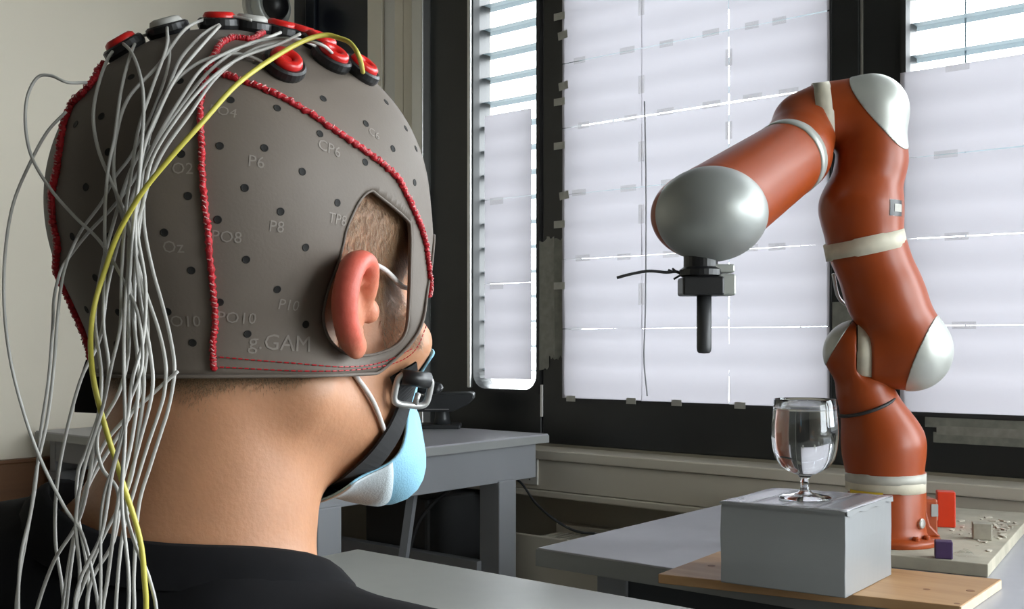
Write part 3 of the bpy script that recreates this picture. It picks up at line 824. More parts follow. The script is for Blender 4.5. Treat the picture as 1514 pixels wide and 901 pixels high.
# base: flared foot, column, connector box
b = MB().lathe([(.083, 0), (.083, .008), (.079, .011), (.066, .013), (.063, .018), (.061, .03), (.061, .115)], rb, (0, 0, 1), 48)
base = obj('base', b, 'orange', robot, smooth=False, bevel=.0015)
for p_ in base.data.polygons: p_.use_smooth = len(p_.vertices) == 4
for a in (-70, -50, 20, 140, 220):
    q_ = rb + RIGHT * .070 * math.cos(math.radians(a)) + FWD * .070 * math.sin(math.radians(a))
    obj('foot_bolt', MB().lathe([(.006, .010), (.006, .016), (.004, .018)], q_, (0, 0, 1), 10), 'orange', base)
bb = MB(); cx_ = rb + RIGHT * .066 + FWD * .012
bb.obox(cx_ + UP * .040, RIGHT, FWD, UP, .0135, .026, .030)
obj('connector_box', bb, 'orange', base, bevel=.004)
obj('gusset', MB().add([rb + RIGHT * r_ + FWD * d_ + UP * u_ for (d_) in (-.032, -.022) for (r_, u_) in ((.045, .012), (.078, .012), (.060, .03), (.052, .06))],
    [(0, 1, 2, 3), (7, 6, 5, 4), (0, 4, 5, 1), (1, 5, 6, 2), (2, 6, 7, 3), (3, 7, 4, 0)]), 'orange', base, bevel=.003)
obj('connector_tape', MB().obox(cx_ + RIGHT * .0143 + UP * .048, RIGHT, FWD, UP, .0006, .02, .013), 'mask_tape', base)
obj('connector_tape', MB().obox(cx_ + RIGHT * .007 - FWD * .0268 + UP * .052, RIGHT, FWD, UP, .0055, .0006, .010), 'grey_tape', base)
# silver round plug on the front right of the column
ang = math.radians(-52); bn = RIGHT * math.cos(ang) + FWD * math.sin(ang)
obj('round_plug', MB().lathe([(.0085, 0), (.0085, .0035), (.007, .005), (.0005, .0055)], rb + bn * .0605 + UP * .036, bn, 24), 'bolt_steel', base, smooth=False)
# cable plugs behind the base
for k, (dr, r_) in enumerate(((.056, .013), (.072, .012))):
    c0 = rb + RIGHT * dr + FWD * .05 + UP * .07
    cp = [c0, c0 + UP * .018 + FWD * .01, c0 + UP * .030 + RIGHT * .006 + FWD * .03, c0 + UP * .018 + RIGHT * .02 + FWD * .07, c0 - UP * .03 + RIGHT * .02 + FWD * .09, c0 - UP * .065 + RIGHT * .02 + FWD * .10]
    obj('cable', MB().tube(catmull(cp, 6), r_ * .8, 12), 'black_rubber' if k else 'dark_grey', base, smooth=True)

# link 1 (shoulder)
def f1(X, Y, Z):
    d = smin(cone(X, Y, Z, L(1309, 722), L(1306, 662), .0605, .0605), cone(X, Y, Z, L(1306, 655), L(1278, 580), .0585, .045), .03)
    bulb = smax(cone(X, Y, Z, ring1 - nA * .010, ring1 + nA * .03, .0535, .0535), plane(X, Y, Z, ring1 - nA * .012, nA), .004)
    d = smin(d, bulb, .022)
    return smax(d, plane(X, Y, Z, L(1309, 709), (0, 0, -1)), .002)
l1 = link('shoulder_link', f1, L(1180, 725) - (0, .085, 0), L(1400, 455) + (0, .085, 0),
          [(ring1 - nA * .040 + np.array((0, 0, .012)), (-.8, .3, .5), 'silver', 'joint_cap')])
band('shoulder_tape', ring1, nA, .0530, .022, 'mask_tape', l1)
ti = L(1279, 598); tn = unit((-.36, -.1, .93))
uu = unit(np.cross(tn, (0, 1, 0))); vv = np.cross(tn, uu)
obj('cable_tie', MB().tube([toW(ti + uu * .049 * math.cos(a) + vv * (.052) * math.sin(a)) for a in np.linspace(0, 2 * math.pi, 40)[:-1]], .0029, 6, closed=True), 'black_rubber', l1, smooth=True)
# band of tape round the foot of link 1, with yellow label
bt = L(1309, 712)
band('base_tape', bt, (0, 0, 1), .0628, .028, 'mask_tape', base)
bt2 = band('base_tape', L(1309, 705), (0, 0, 1), .0632, .014, 'frame_tape_light', base)
yl = MB(); A = np.zeros((8, 2, 3))
for i in range(8):
    a = math.radians(-168 + i * 8)
    for j in range(2): A[i, j] = toW(L(1309, 731 - 9 * j)) + (RIGHT * math.cos(a) + FWD * math.sin(a)) * .0634
obj('yellow_label', MB().grid(A), 'yellow_label', base, smooth=True, label='yellow sticker')

# link 2 (upper arm)
ring3 = L(1278.5, 362, -.022); a3 = unit((-.22, -.06, 1))
def f2(X, Y, Z):
    bulb = smax(cone(X, Y, Z, ring1 + nA * .005, L(1347, 522, -.022), .0555, .0605), -plane(X, Y, Z, ring1 + nA * .011, nA), .004)
    d = smin(cone(X, Y, Z, L(1344, 512, -.022), L(1308, 436, -.022), .059, .0575), cone(X, Y, Z, L(1308, 436, -.022), L(1274, 345, -.022), .0575, .0625), .02)
    d = smin(d, bulb, .02)
    return smax(d, plane(X, Y, Z, ring3, a3), .002)
l2 = link('upper_arm_link', f2, L(1190, 600, -.11), L(1425, 330, .08),
          [(L(1347, 522, -.022) + unit((.80, -.42, -.36)) * .016, (.80, -.42, -.36), 'silver', 'joint_cap')])
band('arm_tape', ring3, a3, .0640, .026, 'mask_tape', l2, .0638)

# link 3 (elbow lower half)
nB = unit((-.94, .20, -.07)); ring4 = L(1214, 172, .0)
def f3(X, Y, Z):
    d = smin(cone(X, Y, Z, L(1281, 372, -.022), L(1272, 310, -.022), .0600, .0628), cone(X, Y, Z, L(1274, 305, -.022), L(1289, 238, -.018), .0605, .0505), .02)
    d = smin(d, cone(X, Y, Z, L(1289, 238, -.018), L(1287, 168, -.016), .0525, .0555), .02)
    bulb = smax(cone(X, Y, Z, L(1286, 164, -.016), ring4 + nB * .01, .0560, .0535), plane(X, Y, Z, ring4, nB), .003)
    d = smin(d, bulb, .016)
    return smax(d, -plane(X, Y, Z, ring3, a3), .002)
l3 = link('elbow_link', f3, L(1180, 385, -.11), L(1370, 90, .08),
          [(L(1287, 166, -.016) + unit((.58, -.60, .52)) * .014, (.58, -.60, .52), 'silver', 'joint_cap')])
band('elbow_tape', ring4 - nB * .002, nB, .0545, .026, 'mask_tape', l3)
sa = math.radians(-38)
sc_ = L(1279, 313, -.02); sn = RIGHT * math.cos(sa) + FWD * math.sin(sa)
def sticker_patch(name, a0, a1, z0, z1, r, m):
    A = np.zeros((7, 3, 3))
    for i in range(7):
        a = math.radians(a0 + (a1 - a0) * i / 6)
        for j in range(3):
            p = L(1276, z0 + (z1 - z0) * j / 2, -.022) + np.array((math.cos(a), math.sin(a), 0)) * .066
            for _ in range(4):                 # lay the patch on the curved shell
                e_ = 5e-4; v0 = float(f3(*p)); g_ = np.array([float(f3(*(p + np.eye(3)[k] * e_))) - v0 for k in range(3)]) / e_
                p = p - g_ / (g_ @ g_ + 1e-9) * (v0 - r)
            A[i, j] = toW(p)
    return obj(name, MB().grid(A), m, l3, smooth=True)
sticker_patch('sticker', -72, -8, 326, 301, .0006, 'clear_tape')
sticker_patch('sticker_mark', -70, -44, 325, 302, .0011, 'black_plastic')
sticker_patch('sticker_mark', -62, -46, 319, 308, .0016, 'frame_tape_light')

# link 4 (elbow upper half and forearm root)
ax5 = unit((-.58, -.70, -.41)); c5 = L(1173, 229, -.045); ring5 = c5 + ax5 * .022
def f4(X, Y, Z):
    bulb = smax(cone(X, Y, Z, ring4 - nB * .002, L(1191, 182, .006), .0530, .0520), -plane(X, Y, Z, ring4, nB), .003)
    d = smin(bulb, cone(X, Y, Z, L(1190, 190, .0), c5, .052, .0600), .012)
    d = smin(d, cone(X, Y, Z, c5, c5 + ax5 * .05, .0600, .0600), .004)
    return smax(d, plane(X, Y, Z, ring5, ax5), .002)
l4 = link('forearm_root_link', f4, L(1095, 310, -.16), L(1245, 105, .09))
band('forearm_tape', ring5 + ax5 * .002, ax5, .0618, .020, 'silver', l4)

# link 5 (forearm) and wrist ball
wc = L(1047, 318, -.235)
def f5(X, Y, Z):
    d = cone(X, Y, Z, ring5 - ax5 * .02, wc - ax5 * .03, .0600, .0680)
    d = smax(d, -plane(X, Y, Z, ring5, ax5), .002)
    ball = ell(X, Y, Z, wc - np.array((.004, 0, 0)), (.0775, .074, .0640))
    return smin(d, ball, .012)
l5 = link('forearm_link', f5, wc - (.10, .10, .10), ring5 + (.09, .09, .09), h=.0032)
# silver wrist shell, open at the back
sb = L(1052, 317, -.250)
def fs_(X, Y, Z): return ell(X, Y, Z, sb, (.0782, .074, .0650 + .0)) if False else ell(X, Y, Z, sb, (.0785, .075, .0655))
V, Q = sdf_mesh(lambda X, Y, Z: smax(ell(X, Y, Z, L(1051, 317, -.250), (.0795, .078, .0672)), plane(X, Y, Z, sb + np.array((-.02, .035, 0)), (-.35, .94, 0.0)), .006), sb - .095, sb + .095, .0035, 2)
ws = obj('wrist_shell', mb_from(toW(V), Q), 'silver_ball', robot, smooth=True)
# tool
tc = L(1043, 410, -.250)
def tW(px, py, dd=-.250): return toW(L(px, py, dd))
tool = obj('tool_mount', MB().lathe([(.022, 0), (.030, .004), (.030, .012), (.024, .016), (.024, .032)], tW(1036, 412), (0, 0, 1), 28), 'black_plastic', robot, smooth=False)
obj('clamp_plate', MB().obox(tW(1036, 424), RIGHT, FWD, UP, .029, .026, .013), 'black_plastic', tool, bevel=.003)
obj('sensor_block', MB().obox(tW(1072, 422), RIGHT, FWD, UP, .012, .020, .0150), 'tool_grey', tool, bevel=.003)
obj('sensor_block', MB().obox(tW(1066, 398), RIGHT, FWD, UP, .017, .016, .0060), 'tool_grey', tool, bevel=.003)
obj('rod', MB().lathe([(.0005, 0), (.0075, .0006), (.0098, .003), (.0104, .008), (.0104, .083)], tW(1041, 523), (0, 0, 1), 20), 'dark_grey', tool, smooth=True)
cw_ = [tW(1012, 408), tW(1000, 402), tW(985, 403), tW(960, 401), tW(935, 405), tW(912, 411)]
obj('tool_cable', MB().tube(catmull(cw_, 5), .0022, 6), 'black_rubber', tool, smooth=True)
for (a, b_) in (((1003, 404), (994, 397)), ((996, 402), (988, 399)), ((1006, 407), (996, 413))):
    obj('cable_end', MB().tube([tW(*a), tW(*b_)], .0016, 5), 'black_rubber', tool)
# cable loop in the crook of the elbow
cl = [toW(L(1222, 205, .03)), toW(L(1240, 232, .03)), toW(L(1243, 250, .03)), toW(L(1236, 272, .03)), toW(L(1222, 296, .02))]
obj('elbow_cable', MB().tube(catmull(cl, 6), .003, 8), 'mask_tape', robot, smooth=True)
cl = [toW(L(1232, 405, .04)), toW(L(1240, 440, .05)), toW(L(1258, 452, .06)), toW(L(1280, 440, .06))]
obj('arm_cable', MB().tube(catmull(cl, 6), .003, 8), 'alu', robot, smooth=True)


# ------------------------------------------------------------------ person
TH = math.radians(43); PH = math.radians(18)
HO = CAM + RIGHT * (-.1315) + FWD * .560 + UP * (1.104 - CAMH)      # head origin: between the ears
hf = FWD * math.cos(TH) + RIGHT * math.sin(TH); hr = RIGHT * math.cos(TH) - FWD * math.sin(TH)
tf = FWD * math.cos(PH) + RIGHT * math.sin(PH); tr = RIGHT * math.cos(PH) - FWD * math.sin(PH)
TO = HO - hf * .034; TO = np.array([TO[0], TO[1], 0.0])
HM = np.stack([hr, hf, UP])                       # rows: world -> head axes
def toH(w): return (np.asarray(w) - HO) @ HM.T
def H2W(v): return HO + np.asarray(v) @ HM
def T(x, y, z): return toH(TO + tr * x + tf * y + UP * z)   # torso frame (world z) -> head-local

DZ = {-1: .014, 1: -.020}; NKZ = .950; ZRIM = -.033; MASK_AZ = 1.12
def f_skull(X, Y, Z):
    X = np.abs(X)
    d = ell(X, Y, Z, (0, -.004, .052), (.0710, .0880, .0800))
    d = smin(d, ell(X, Y, Z, (0, -.026, .046), (.0685, .0665, .0740)), .02)
    d = smin(d, ell(X, Y, Z, (0, .024, .056), (.0640, .0620, .0690)), .02)
    return d
def f_face(X, Y, Z):
    X = np.abs(X)
    d = ell(X, Y, Z, (0, .034, -.028), (.0560, .0520, .0640))
    d = smin(d, cone(X, Y, Z, (.048, -.004, -.042), (.015, .070, -.080), .016, .015), .018)
    d = smin(d, ell(X, Y, Z, (0, .074, -.083), (.022, .018, .018)), .018)
    d = smin(d, ell(X, Y, Z, (.043, .058, -.018), (.019, .018, .015)), .016)          # cheekbone
    d = smin(d, cone(X, Y, Z, (.012, .084, .030), (.042, .068, .028), .008, .008), .012)  # brow
    d = smin(d, cone(X, Y, Z, (0, .088, .018), (0, .104, -.026), .007, .0092), .010)     # nose
    d = smin(d, ell(X, Y, Z, (.010, .097, -.029), (.007, .009, .006)), .006)
    d = smin(d, ell(X, Y, Z, (0, .089, -.056), (.022, .008, .006)), .006)             # lips
    d = smin(d, ell(X, Y, Z, (0, .087, -.067), (.019, .008, .006)), .006)
    d = smax(d, -ell(X, Y, Z, (.030, .090, .010), (.014, .012, .010)), .008)          # eye sockets
    return d
def f_neck(X, Y, Z):
    d = cone(X, Y, Z, (0, -.018, -.01), T(0, .0, .940), .0530, .0545)
    for s in (-1, 1):
        d = smin(d, cone(X, Y, Z, T(s * .02, -.004, .966 + (-.038 if s > 0 else .005)), T(s * .150, -.012, .925 + DZ[s]), .040, .044), .035)
    return d
EA = math.radians(27); EE = (math.sin(EA), -math.cos(EA)); EN = (math.cos(EA), math.sin(EA))
EX0 = .0675
def ep(s, n, z): return (EX0 + EE[0] * s + EN[0] * n, .017 + EE[1] * s + EN[1] * n, z)
EZ = .72
HELIX = [(.002, .001, .002), (.005, .004, .014), (.011, .006, .025), (.020, .0065, .0295), (.028, .006, .024), (.032, .005, .010), (.031, .004, -.004), (.026, .003, -.016), (.018, .001, -.024)]
HR = [.0030, .0036, .0044, .0050, .0050, .0047, .0044, .0044, .0048]
_h = np.array(catmull([np.array(h_ + (r_,)) for h_, r_ in zip(HELIX, HR)], 2)); HELIX = [tuple(q[:3]) for q in _h]; HR = [float(q[3]) for q in _h]
ANTI = [(.013, .001, .016), (.019, .002, .010), (.022, .0015, .0), (.018, .001, -.010), (.011, .001, -.015)]
def f_ear(X, Y, Z):
    X = np.abs(X); Z = (Z + .001) / EZ
    s = (X - EX0) * EE[0] + (Y - .017) * EE[1]; n = (X - EX0) * EN[0] + (Y - .017) * EN[1]
    d = ell(s, n, Z, (.015, -.0015, .002), (.018, .0028, .026))
    for i in range(len(HELIX) - 1):
        d = smin(d, cone(X, Y, Z, ep(*HELIX[i]), ep(*HELIX[i + 1]), HR[i], HR[i + 1]), .004)
    for i in range(len(ANTI) - 1):
        d = smin(d, cone(X, Y, Z, ep(*ANTI[i]), ep(*ANTI[i + 1]), .0022, .0022), .004)
    d = smin(d, ell(s, n, Z, (.012, .0005, -.0265), (.0075, .0042, .0085)), .005)      # lobe
    d = smin(d, ell(s, n, Z, (-.004, .001, -.003), (.005, .0040, .0080)), .004)        # tragus
    return d * .85
def f_headonly(X, Y, Z): return smin(f_skull(X, Y, Z), f_face(X, Y, Z), .024)
def f_top(X, Y, Z):
    d = smin(f_headonly(X, Y, Z), f_neck(X, Y, Z), .022)
    return smin(d, f_ear(X, Y, Z), .004)

# --- lower body prims (head-local coordinates)
def hand(X, Y, Z, s):
    d = cone(X, Y, Z, T(s * .125, .270, .628), T(s * .105, .335, .622), .026, .028)
    for k, (ln) in enumerate((.068, .076, .072, .058)):
        o = s * (.080 + k * .017)
        a = T(o, .345 - abs(k - 1.3) * .004, .622); b = T(o - s * .004, .345 + ln * .55, .618); c = T(o - s * .006, .345 + ln, .606)
        d = smin(d, cone(X, Y, Z, a, b, .0095, .0088), .004); d = np.minimum(d, cone(X, Y, Z, b, c, .0088, .0075))
    d = smin(d, cone(X, Y, Z, T(s * .100, .285, .622), T(s * .066, .315, .618), .013, .0105), .006)
    return np.minimum(d, cone(X, Y, Z, T(s * .066, .315, .618), T(s * .056, .345, .612), .0105, .0085))
def f_chest(X, Y, Z):
    d = cone(X, Y, Z, T(-.085, -.005, .815), T(.085, -.005, .815), .100, .100)
    d = smin(d, cone(X, Y, Z, T(-.055, .005, .66), T(.055, .005, .66), .105, .105), .08)
    d = smin(d, cone(X, Y, Z, T(-.08, .0, .555), T(.08, .0, .555), .103, .103), .06)
    for s in (-1, 1):
        d = smin(d, cone(X, Y, Z, T(s * .02, -.004, .962 + (-.038 if s > 0 else .005)), T(s * .150, -.012, .925 + DZ[s]), .040, .046), .035)
        d = smin(d, cone(X, Y, Z, T(s * .10, -.01, .905 + DZ[s]), T(s * .185, -.005, .893 + DZ[s]), .055, .054), .035)
    return d
def f_nape(X, Y, Z): return cone(X, Y, Z, T(-.05, -.036, .946), T(.035, -.036, .938), .046, .044)
def f_arm(X, Y, Z, s):
    d = cone(X, Y, Z, T(s * .190, -.005, .885), T(s * .235, .03, .665), .048, .038)
    return smin(d, cone(X, Y, Z, T(s * .235, .03, .665), T(s * .13, .255, .630), .037, .025), .01)
def f_legs(X, Y, Z):
    d = None
    for s in (-1, 1):
        e = smin(cone(X, Y, Z, T(s * .085, .02, .535), T(s * .115, .40, .522), .080, .058), cone(X, Y, Z, T(s * .115, .41, .515), T(s * .12, .42, .09), .056, .038), .02)
        d = e if d is None else np.minimum(d, e)
    return d
def f_low(X, Y, Z):
    d = f_chest(X, Y, Z)
    for s in (-1, 1):
        d = smin(d, f_arm(X, Y, Z, s), .03); d = smin(d, hand(X, Y, Z, s), .008)
    d = smin(d, f_legs(X, Y, Z), .03)
    return smin(d, f_neck(X, Y, Z), .03)

def F3(f, p): return f(p[..., 0], p[..., 1], p[..., 2])
# ---- rays from the photograph's viewpoint on to head surfaces (used to place seams, wires and prints on the cap)
CH = toH(CAM)
def F3(f, p): return f(p[..., 0], p[..., 1], p[..., 2])
def rays(pix):
    pix = np.asarray(pix, float).reshape(-1, 2)
    w = RIGHT * ((pix[:, :1] - 757.0) / F) + FWD + UP * ((HZ - pix[:, 1:]) / F)
    w /= np.linalg.norm(w, axis=1, keepdims=True)
    return w @ HM.T
def hits(f, pix, maxd=.9):
    """first surface point on each ray, or the closest approach; second result tells which rays hit"""
    d = rays(pix); t = np.full(len(d), .25); best = np.full(len(d), 9.0); bt = t.copy(); done = np.zeros(len(d), bool)
    for _ in range(70):
        v = F3(f, CH + d * t[:, None]); m = (v < best) & ~done; best[m] = v[m]; bt[m] = t[m]
        done |= v < 3e-5
        t = np.where(done | (t > maxd), t, t + np.maximum(v * .8, 3e-5))
    return CH + d * np.where(done, t, bt)[:, None], done | (best < 2e-4)
def gradv(f, p, e=5e-4):
    p = np.asarray(p, float); q = p[None] + np.concatenate([np.eye(3), -np.eye(3)])[:, None, :] * e
    v = F3(f, q); g = np.stack([v[i] - v[i + 3] for i in range(3)], -1)
    return g / (np.linalg.norm(g, axis=-1, keepdims=True) + 1e-12)
def projv(f, p, off=0.0, it=4):
    p = np.array(p, float).reshape(-1, 3)
    for _ in range(it): p = p - gradv(f, p) * (F3(f, p) - off)[:, None]
    return p
def hit(f, px, py):
    p, ok = hits(f, [(px, py)]); return p[0] if ok[0] else None
def near(f, px, py): return hits(f, [(px, py)])[0][0]
def grad(f, p): return gradv(f, np.asarray(p)[None])[0]
def proj(f, p, off=0.0, it=4): return projv(f, p, off, it)[0]

# --- END SDF DEFS
def clip_low(f, z): return lambda X, Y, Z: np.maximum(f(X, Y, Z), z - Z)
zc = .915 - HO[2]
V1, Q1 = sdf_mesh(clip_low(f_top, zc), (-.17, -.16, zc - .004), (.17, .145, .150), .0023, 1)
V2, Q2 = sdf_mesh(lambda X, Y, Z: np.maximum(f_low(X, Y, Z), Z - zc - .012), (-.33, -.26, .05 - HO[2]), (.30, .52, zc + .02), .0075, 2)
V = np.concatenate([V1, V2]); Q = np.concatenate([Q1, Q2 + len(V1)])
person = thing('person', 'seated person seen from behind in a black T-shirt, facing the robot arm', 'person', (TO[0], TO[1], 0))
body = obj('body', mb_from(H2W(V), Q), None, person, smooth=True)
# skin tone: warm base, redder ears, stubble of short hair on the scalp
X, Y, Z = V[:, 0], V[:, 1], V[:, 2]
colr = np.tile(np.array([[.52, .255, .138]]), (len(V), 1))
en = np.exp(-(np.maximum(f_ear(X, Y, Z), 0) / .004)**2)[:, None]
tipw = np.clip(((np.abs(X) - .074) / .014), 0, 1)[:, None] * .7 + .3
colr = colr * (1 - en * tipw * .9) + np.array([[.74, .13, .095]]) * en * tipw * .9
nape = np.clip((-.028 + .022 - Z) / .02, 0, 1)
hairw = np.clip((Z + .046) / .016, 0, 1) * np.clip((.058 - Y) / .02, 0, 1) * np.clip(f_ear(X, Y, Z) / .008, 0, 1)
jawfree = np.clip((Z + .012 + np.clip(.012 - Y, 0, 1) * 3) / .014, 0, 1)
hairw = (hairw * np.clip(jawfree, 0, 1))[:, None]
colr = colr * (1 - .7 * hairw) + np.array([[.30, .175, .095]]) * .7 * hairw
ca = body.data.color_attributes.new('tone', 'FLOAT_COLOR', 'POINT')
ca.data.foreach_set('color', np.concatenate([colr, np.ones((len(V), 1))], 1).ravel())
mat('skin', (.6, .33, .21), .48, attr='tone', var=.10, vscale=70, bump=.10, bscale=420, sss=.12, spec=.4)
body.data.materials.append(MATS['skin'])

mat('tshirt', (.0050, .0050, .0062), .95, sheen=.0, spec=.2, bump=.5, bscale=28, var=.2, vscale=30)
mat('trousers', (.02, .022, .03), .9)
mat('hair', (.27, .17, .095), .55, var=.6, vscale=1500)
mat('cap_fabric', (.148, .121, .099), .62, var=.06, vscale=22, bump=.04, bscale=700, sheen=.05, spec=.35)
mat('cap_print', (.245, .212, .184), .7)
mat('cord_red', (.50, .010, .020), .5, var=.25, vscale=300, bump=.3, bscale=900)
mat('cord_fleck', (.62, .33, .32), .6)
mat('red_plastic', (.62, .012, .010), .28)
mat('lead_grey', (.46, .45, .42), .45)
mat('lead_yellow', (.56, .50, .075), .45)
mat('white_cord', (.66, .62, .60), .6)
mat('mask_blue', (.26, .53, .70), .75, bump=.2, bscale=900, var=.04, vscale=40)
mat('mask_white', (.50, .56, .59), .75, bump=.2, bscale=900)
mat('buckle', (.50, .50, .49), .35, metal=.5)
mat('hole_black', (.008, .007, .006), .8)
mat('eye_white', (.7, .68, .66), .15)
mat('shoe', (.05, .05, .055), .6)

# eyes (behind the frame edge, but there)
for s in (-1, 1):
    ey_ = MB()
    e = obj('eye', MB().lathe([(.0004, -.0110), (.006, -.0092), (.0098, -.005), (.0110, 0), (.0098, .005), (.006, .0092), (.0004, .0110)], H2W((s * .031, .066, .010)), hf, 20), 'eye_white', person, smooth=True)
    obj('iris', MB().lathe([(.0055, .0096), (.003, .0108), (.0004, .0112)], H2W((s * .031, .066, .010)), hf, 16), 'dark_grey', e, smooth=True)
# shirt
zn = 1.0 - HO[2]
nk_a, nk_b = T(0, .020, .93), T(0, -.004, 1.06)
def f_shirt(X, Y, Z):
    d = f_chest(X, Y, Z)
    for s in (-1, 1):
        a = cone(X, Y, Z, T(s * .188, -.005, .885), T(s * .220, .02, .735), .052, .052)
        d = smin(d, a, .03)
    d = smin(smin(d, f_nape(X, Y, Z), .03), f_neck(X, Y, Z) + .002, .02) - .0065
    d = smax(d, -cone(X, Y, Z, T(0, .018, NKZ), T(0, .010, NKZ + .115), .0665, .095), .006)
    return np.maximum(d, -(Z - (.50 - HO[2])))
Vs, Qs = sdf_mesh(f_shirt, (-.34, -.24, .49 - HO[2]), (.30, .22, -.045), .0048, 3)
shirt = obj('tshirt', mb_from(H2W(Vs), Qs), 'tshirt', person, smooth=True, label='black T-shirt')
# ribbed collar running round the neck opening
cpts = []
for a in np.linspace(0, 2 * math.pi, 37)[:-1]:
    z = np.linspace(.86, 1.05, 191); k = np.clip((z - NKZ) / .115, 0, 1)[:, None]; off = (tr * math.cos(a) + tf * math.sin(a)) @ HM.T
    pp = np.array([T(0, .018, q) for q in z]) + (tf @ HM.T) * (-.008 * k) + off * (.0675 + .0285 * k)
    dd_ = smin(smin(F3(f_chest, pp), F3(f_nape, pp), .03), F3(f_neck, pp) + .002, .02) - .0065
    ins_ = np.argwhere(dd_ < 0); best = pp[ins_[-1, 0]] if len(ins_) else T(.07 * math.cos(a), .018 + .07 * math.sin(a), NKZ - .02)
    cpts.append(best)
cz = np.array(cpts); 
for _ in range(2): cz = (np.roll(cz, 1, 0) + cz * 2 + np.roll(cz, -1, 0)) / 4
sec = []
for i, p in enumerate(cz):
    out = p - cz.mean(0); out[2] = 0; out /= np.linalg.norm(out)
    upv = np.array([0, 0, 1.0]) * .9 - out * .35; upv /= np.linalg.norm(upv)
    sec.append([p + out * .008 - upv * .010, p + out * .0065 + upv * .000, p + out * .002 + upv * .0075, p - out * .001 + upv * .0085, p - out * .003 + upv * .006, p - out * .001 - upv * .008])
obj('collar', MB().grid(H2W(np.array(sec)), closed_u=True), 'tshirt', shirt, smooth=True)
Vt, Qt = sdf_mesh(lambda X, Y, Z: np.maximum(smin(f_legs(X, Y, Z), cone(X, Y, Z, T(-.08, .0, .555), T(.08, .0, .555), .103, .103), .04) - .007, np.maximum(.10 - HO[2] - Z, Z - (.62 - HO[2]))),
                  (-.30, -.22, .09 - HO[2]), (.28, .52, .63 - HO[2]), .008, 2)
obj('trousers', mb_from(H2W(Vt), Qt), 'trousers', person, smooth=True)
for s in (-1, 1):
    fa, fb = T(s * .12, .40, .045), T(s * .125, .56, .035)
    Vh, Qh = sdf_mesh(lambda X, Y, Z: np.maximum(smin(cone(X, Y, Z, fa, fb, .044, .036), cone(X, Y, Z, T(s * .12, .42, .06), T(s * .12, .42, .11), .045, .043), .02), .002 - HO[2] - Z),
                      np.minimum(fa, fb) - .09, np.maximum(fa, fb) + .12, .007, 1)
    obj('shoe', mb_from(H2W(Vh), Qh), 'shoe', person, smooth=True)

# ------------------------------------------------------------------ electrode cap
def f_cap0(X, Y, Z):
    d = smin(f_skull(X, Y, Z), ell(X, Y, Z, (0, .034, -.028), (.0560, .0520, .0640)), .024)
    d = smin(d, ell(X, Y, Z, (0, .033, .008), (.0630, .0585, .0640)), .02)
    d = smin(d, cone(np.abs(X), Y, Z, (.048, -.004, -.042), (.015, .070, -.080), .0165, .015), .018)
    d = smin(d, ell(np.abs(X), Y, Z, (.043, .058, -.018), (.0195, .0185, .0155)), .016)
    nk = cone(X, Y, Z, (0, -.018, -.01), T(0, .0, .940), .0530, .0545)
    return smin(d, nk, .022)
def f_cap(X, Y, Z): return f_cap0(X, Y, Z) - .0050
capO = H2W((0, -.02, -.03))
cap = thing('electrode_cap', 'grey-brown fabric electrode cap with red seams and hanging wires on the head', 'cap', tuple(capO))
CC = np.array([0, -.006, .035])
def capdir(az, el): return np.stack([np.sin(az) * np.cos(el), -np.cos(az) * np.cos(el), np.sin(el)], -1)
def march(f, az, el, off=0.0):
    d = capdir(az, el); t = np.full(az.shape, .03)
    for _ in range(60):
        p = CC + d * t[..., None]
        t = t + (-(f(p[..., 0], p[..., 1], p[..., 2]) - off)) * .7
    return CC + d * t[..., None]
NA, NE = 288, 96
az = np.linspace(-math.pi, math.pi, NA, endpoint=False)
aa = np.abs(az)
# height of the lower rim: level behind and under the ears, rising over the brow
ck = np.clip((aa - 2.02) / .60, 0, 1); zr = ZRIM + .072 * ck**2 * (3 - 2 * ck)
lo_el = np.zeros(NA)
e1_ = np.full(NA, -1.0); e2_ = np.full(NA, .9)
for _ in range(26):
    em = (e1_ + e2_) / 2; z_ = march(f_cap, az, em)[:, 2]; up_ = z_ > zr
    e2_ = np.where(up_, em, e2_); e1_ = np.where(up_, e1_, em)
lo_el = (e1_ + e2_) / 2
tt = np.linspace(0, 1, NE)
EL = lo_el[:, None] + (math.pi / 2 - .002 - lo_el[:, None]) * tt[None]
AZ = np.repeat(az[:, None], NE, 1)
HOLE = [(547, 283), (560, 290), (600, 323), (607, 340), (607, 390), (605, 447), (600, 490), (582, 513), (547, 525), (513, 523), (488, 503), (478, 470), (485, 430), (499, 392), (507, 363), (513, 337), (530, 300)]
hp = np.array(catmull([np.append(p, 0) for p in HOLE], 5, closed=True))[:, :2]
hae = []
for p in hits(f_cap, hp)[0]:
    p = p - CC; p = p / np.linalg.norm(p)
    hae.append((math.atan2(p[0], -p[1]), math.asin(p[2])))
hae = np.array(hae)
def inpoly(poly, x, y):
    r = np.zeros(x.shape, bool); n = len(poly); j = n - 1
    for i in range(n):
        xi, yi = poly[i]; xj, yj = poly[j]
        c = ((yi > y) != (yj > y)) & (x < (xj - xi) * (y - yi) / (yj - yi + 1e-15) + xi)
        r ^= c; j = i
    return r
inside = inpoly(hae, AZ, EL) | inpoly(hae, -AZ, EL)
ka = np.zeros((NA, NE), bool)
fcs = []
for i in range(NA):
    i2 = (i + 1) % NA
    for j in range(NE - 1):
        if inside[i, j] or inside[i2, j] or inside[i2, j + 1] or inside[i, j + 1]:
            for (a, b) in ((i, j), (i2, j), (i2, j + 1), (i, j + 1)): ka[a, b] = True
        else: fcs.append((i * NE + j, i2 * NE + j, i2 * NE + j + 1, i * NE + j + 1))
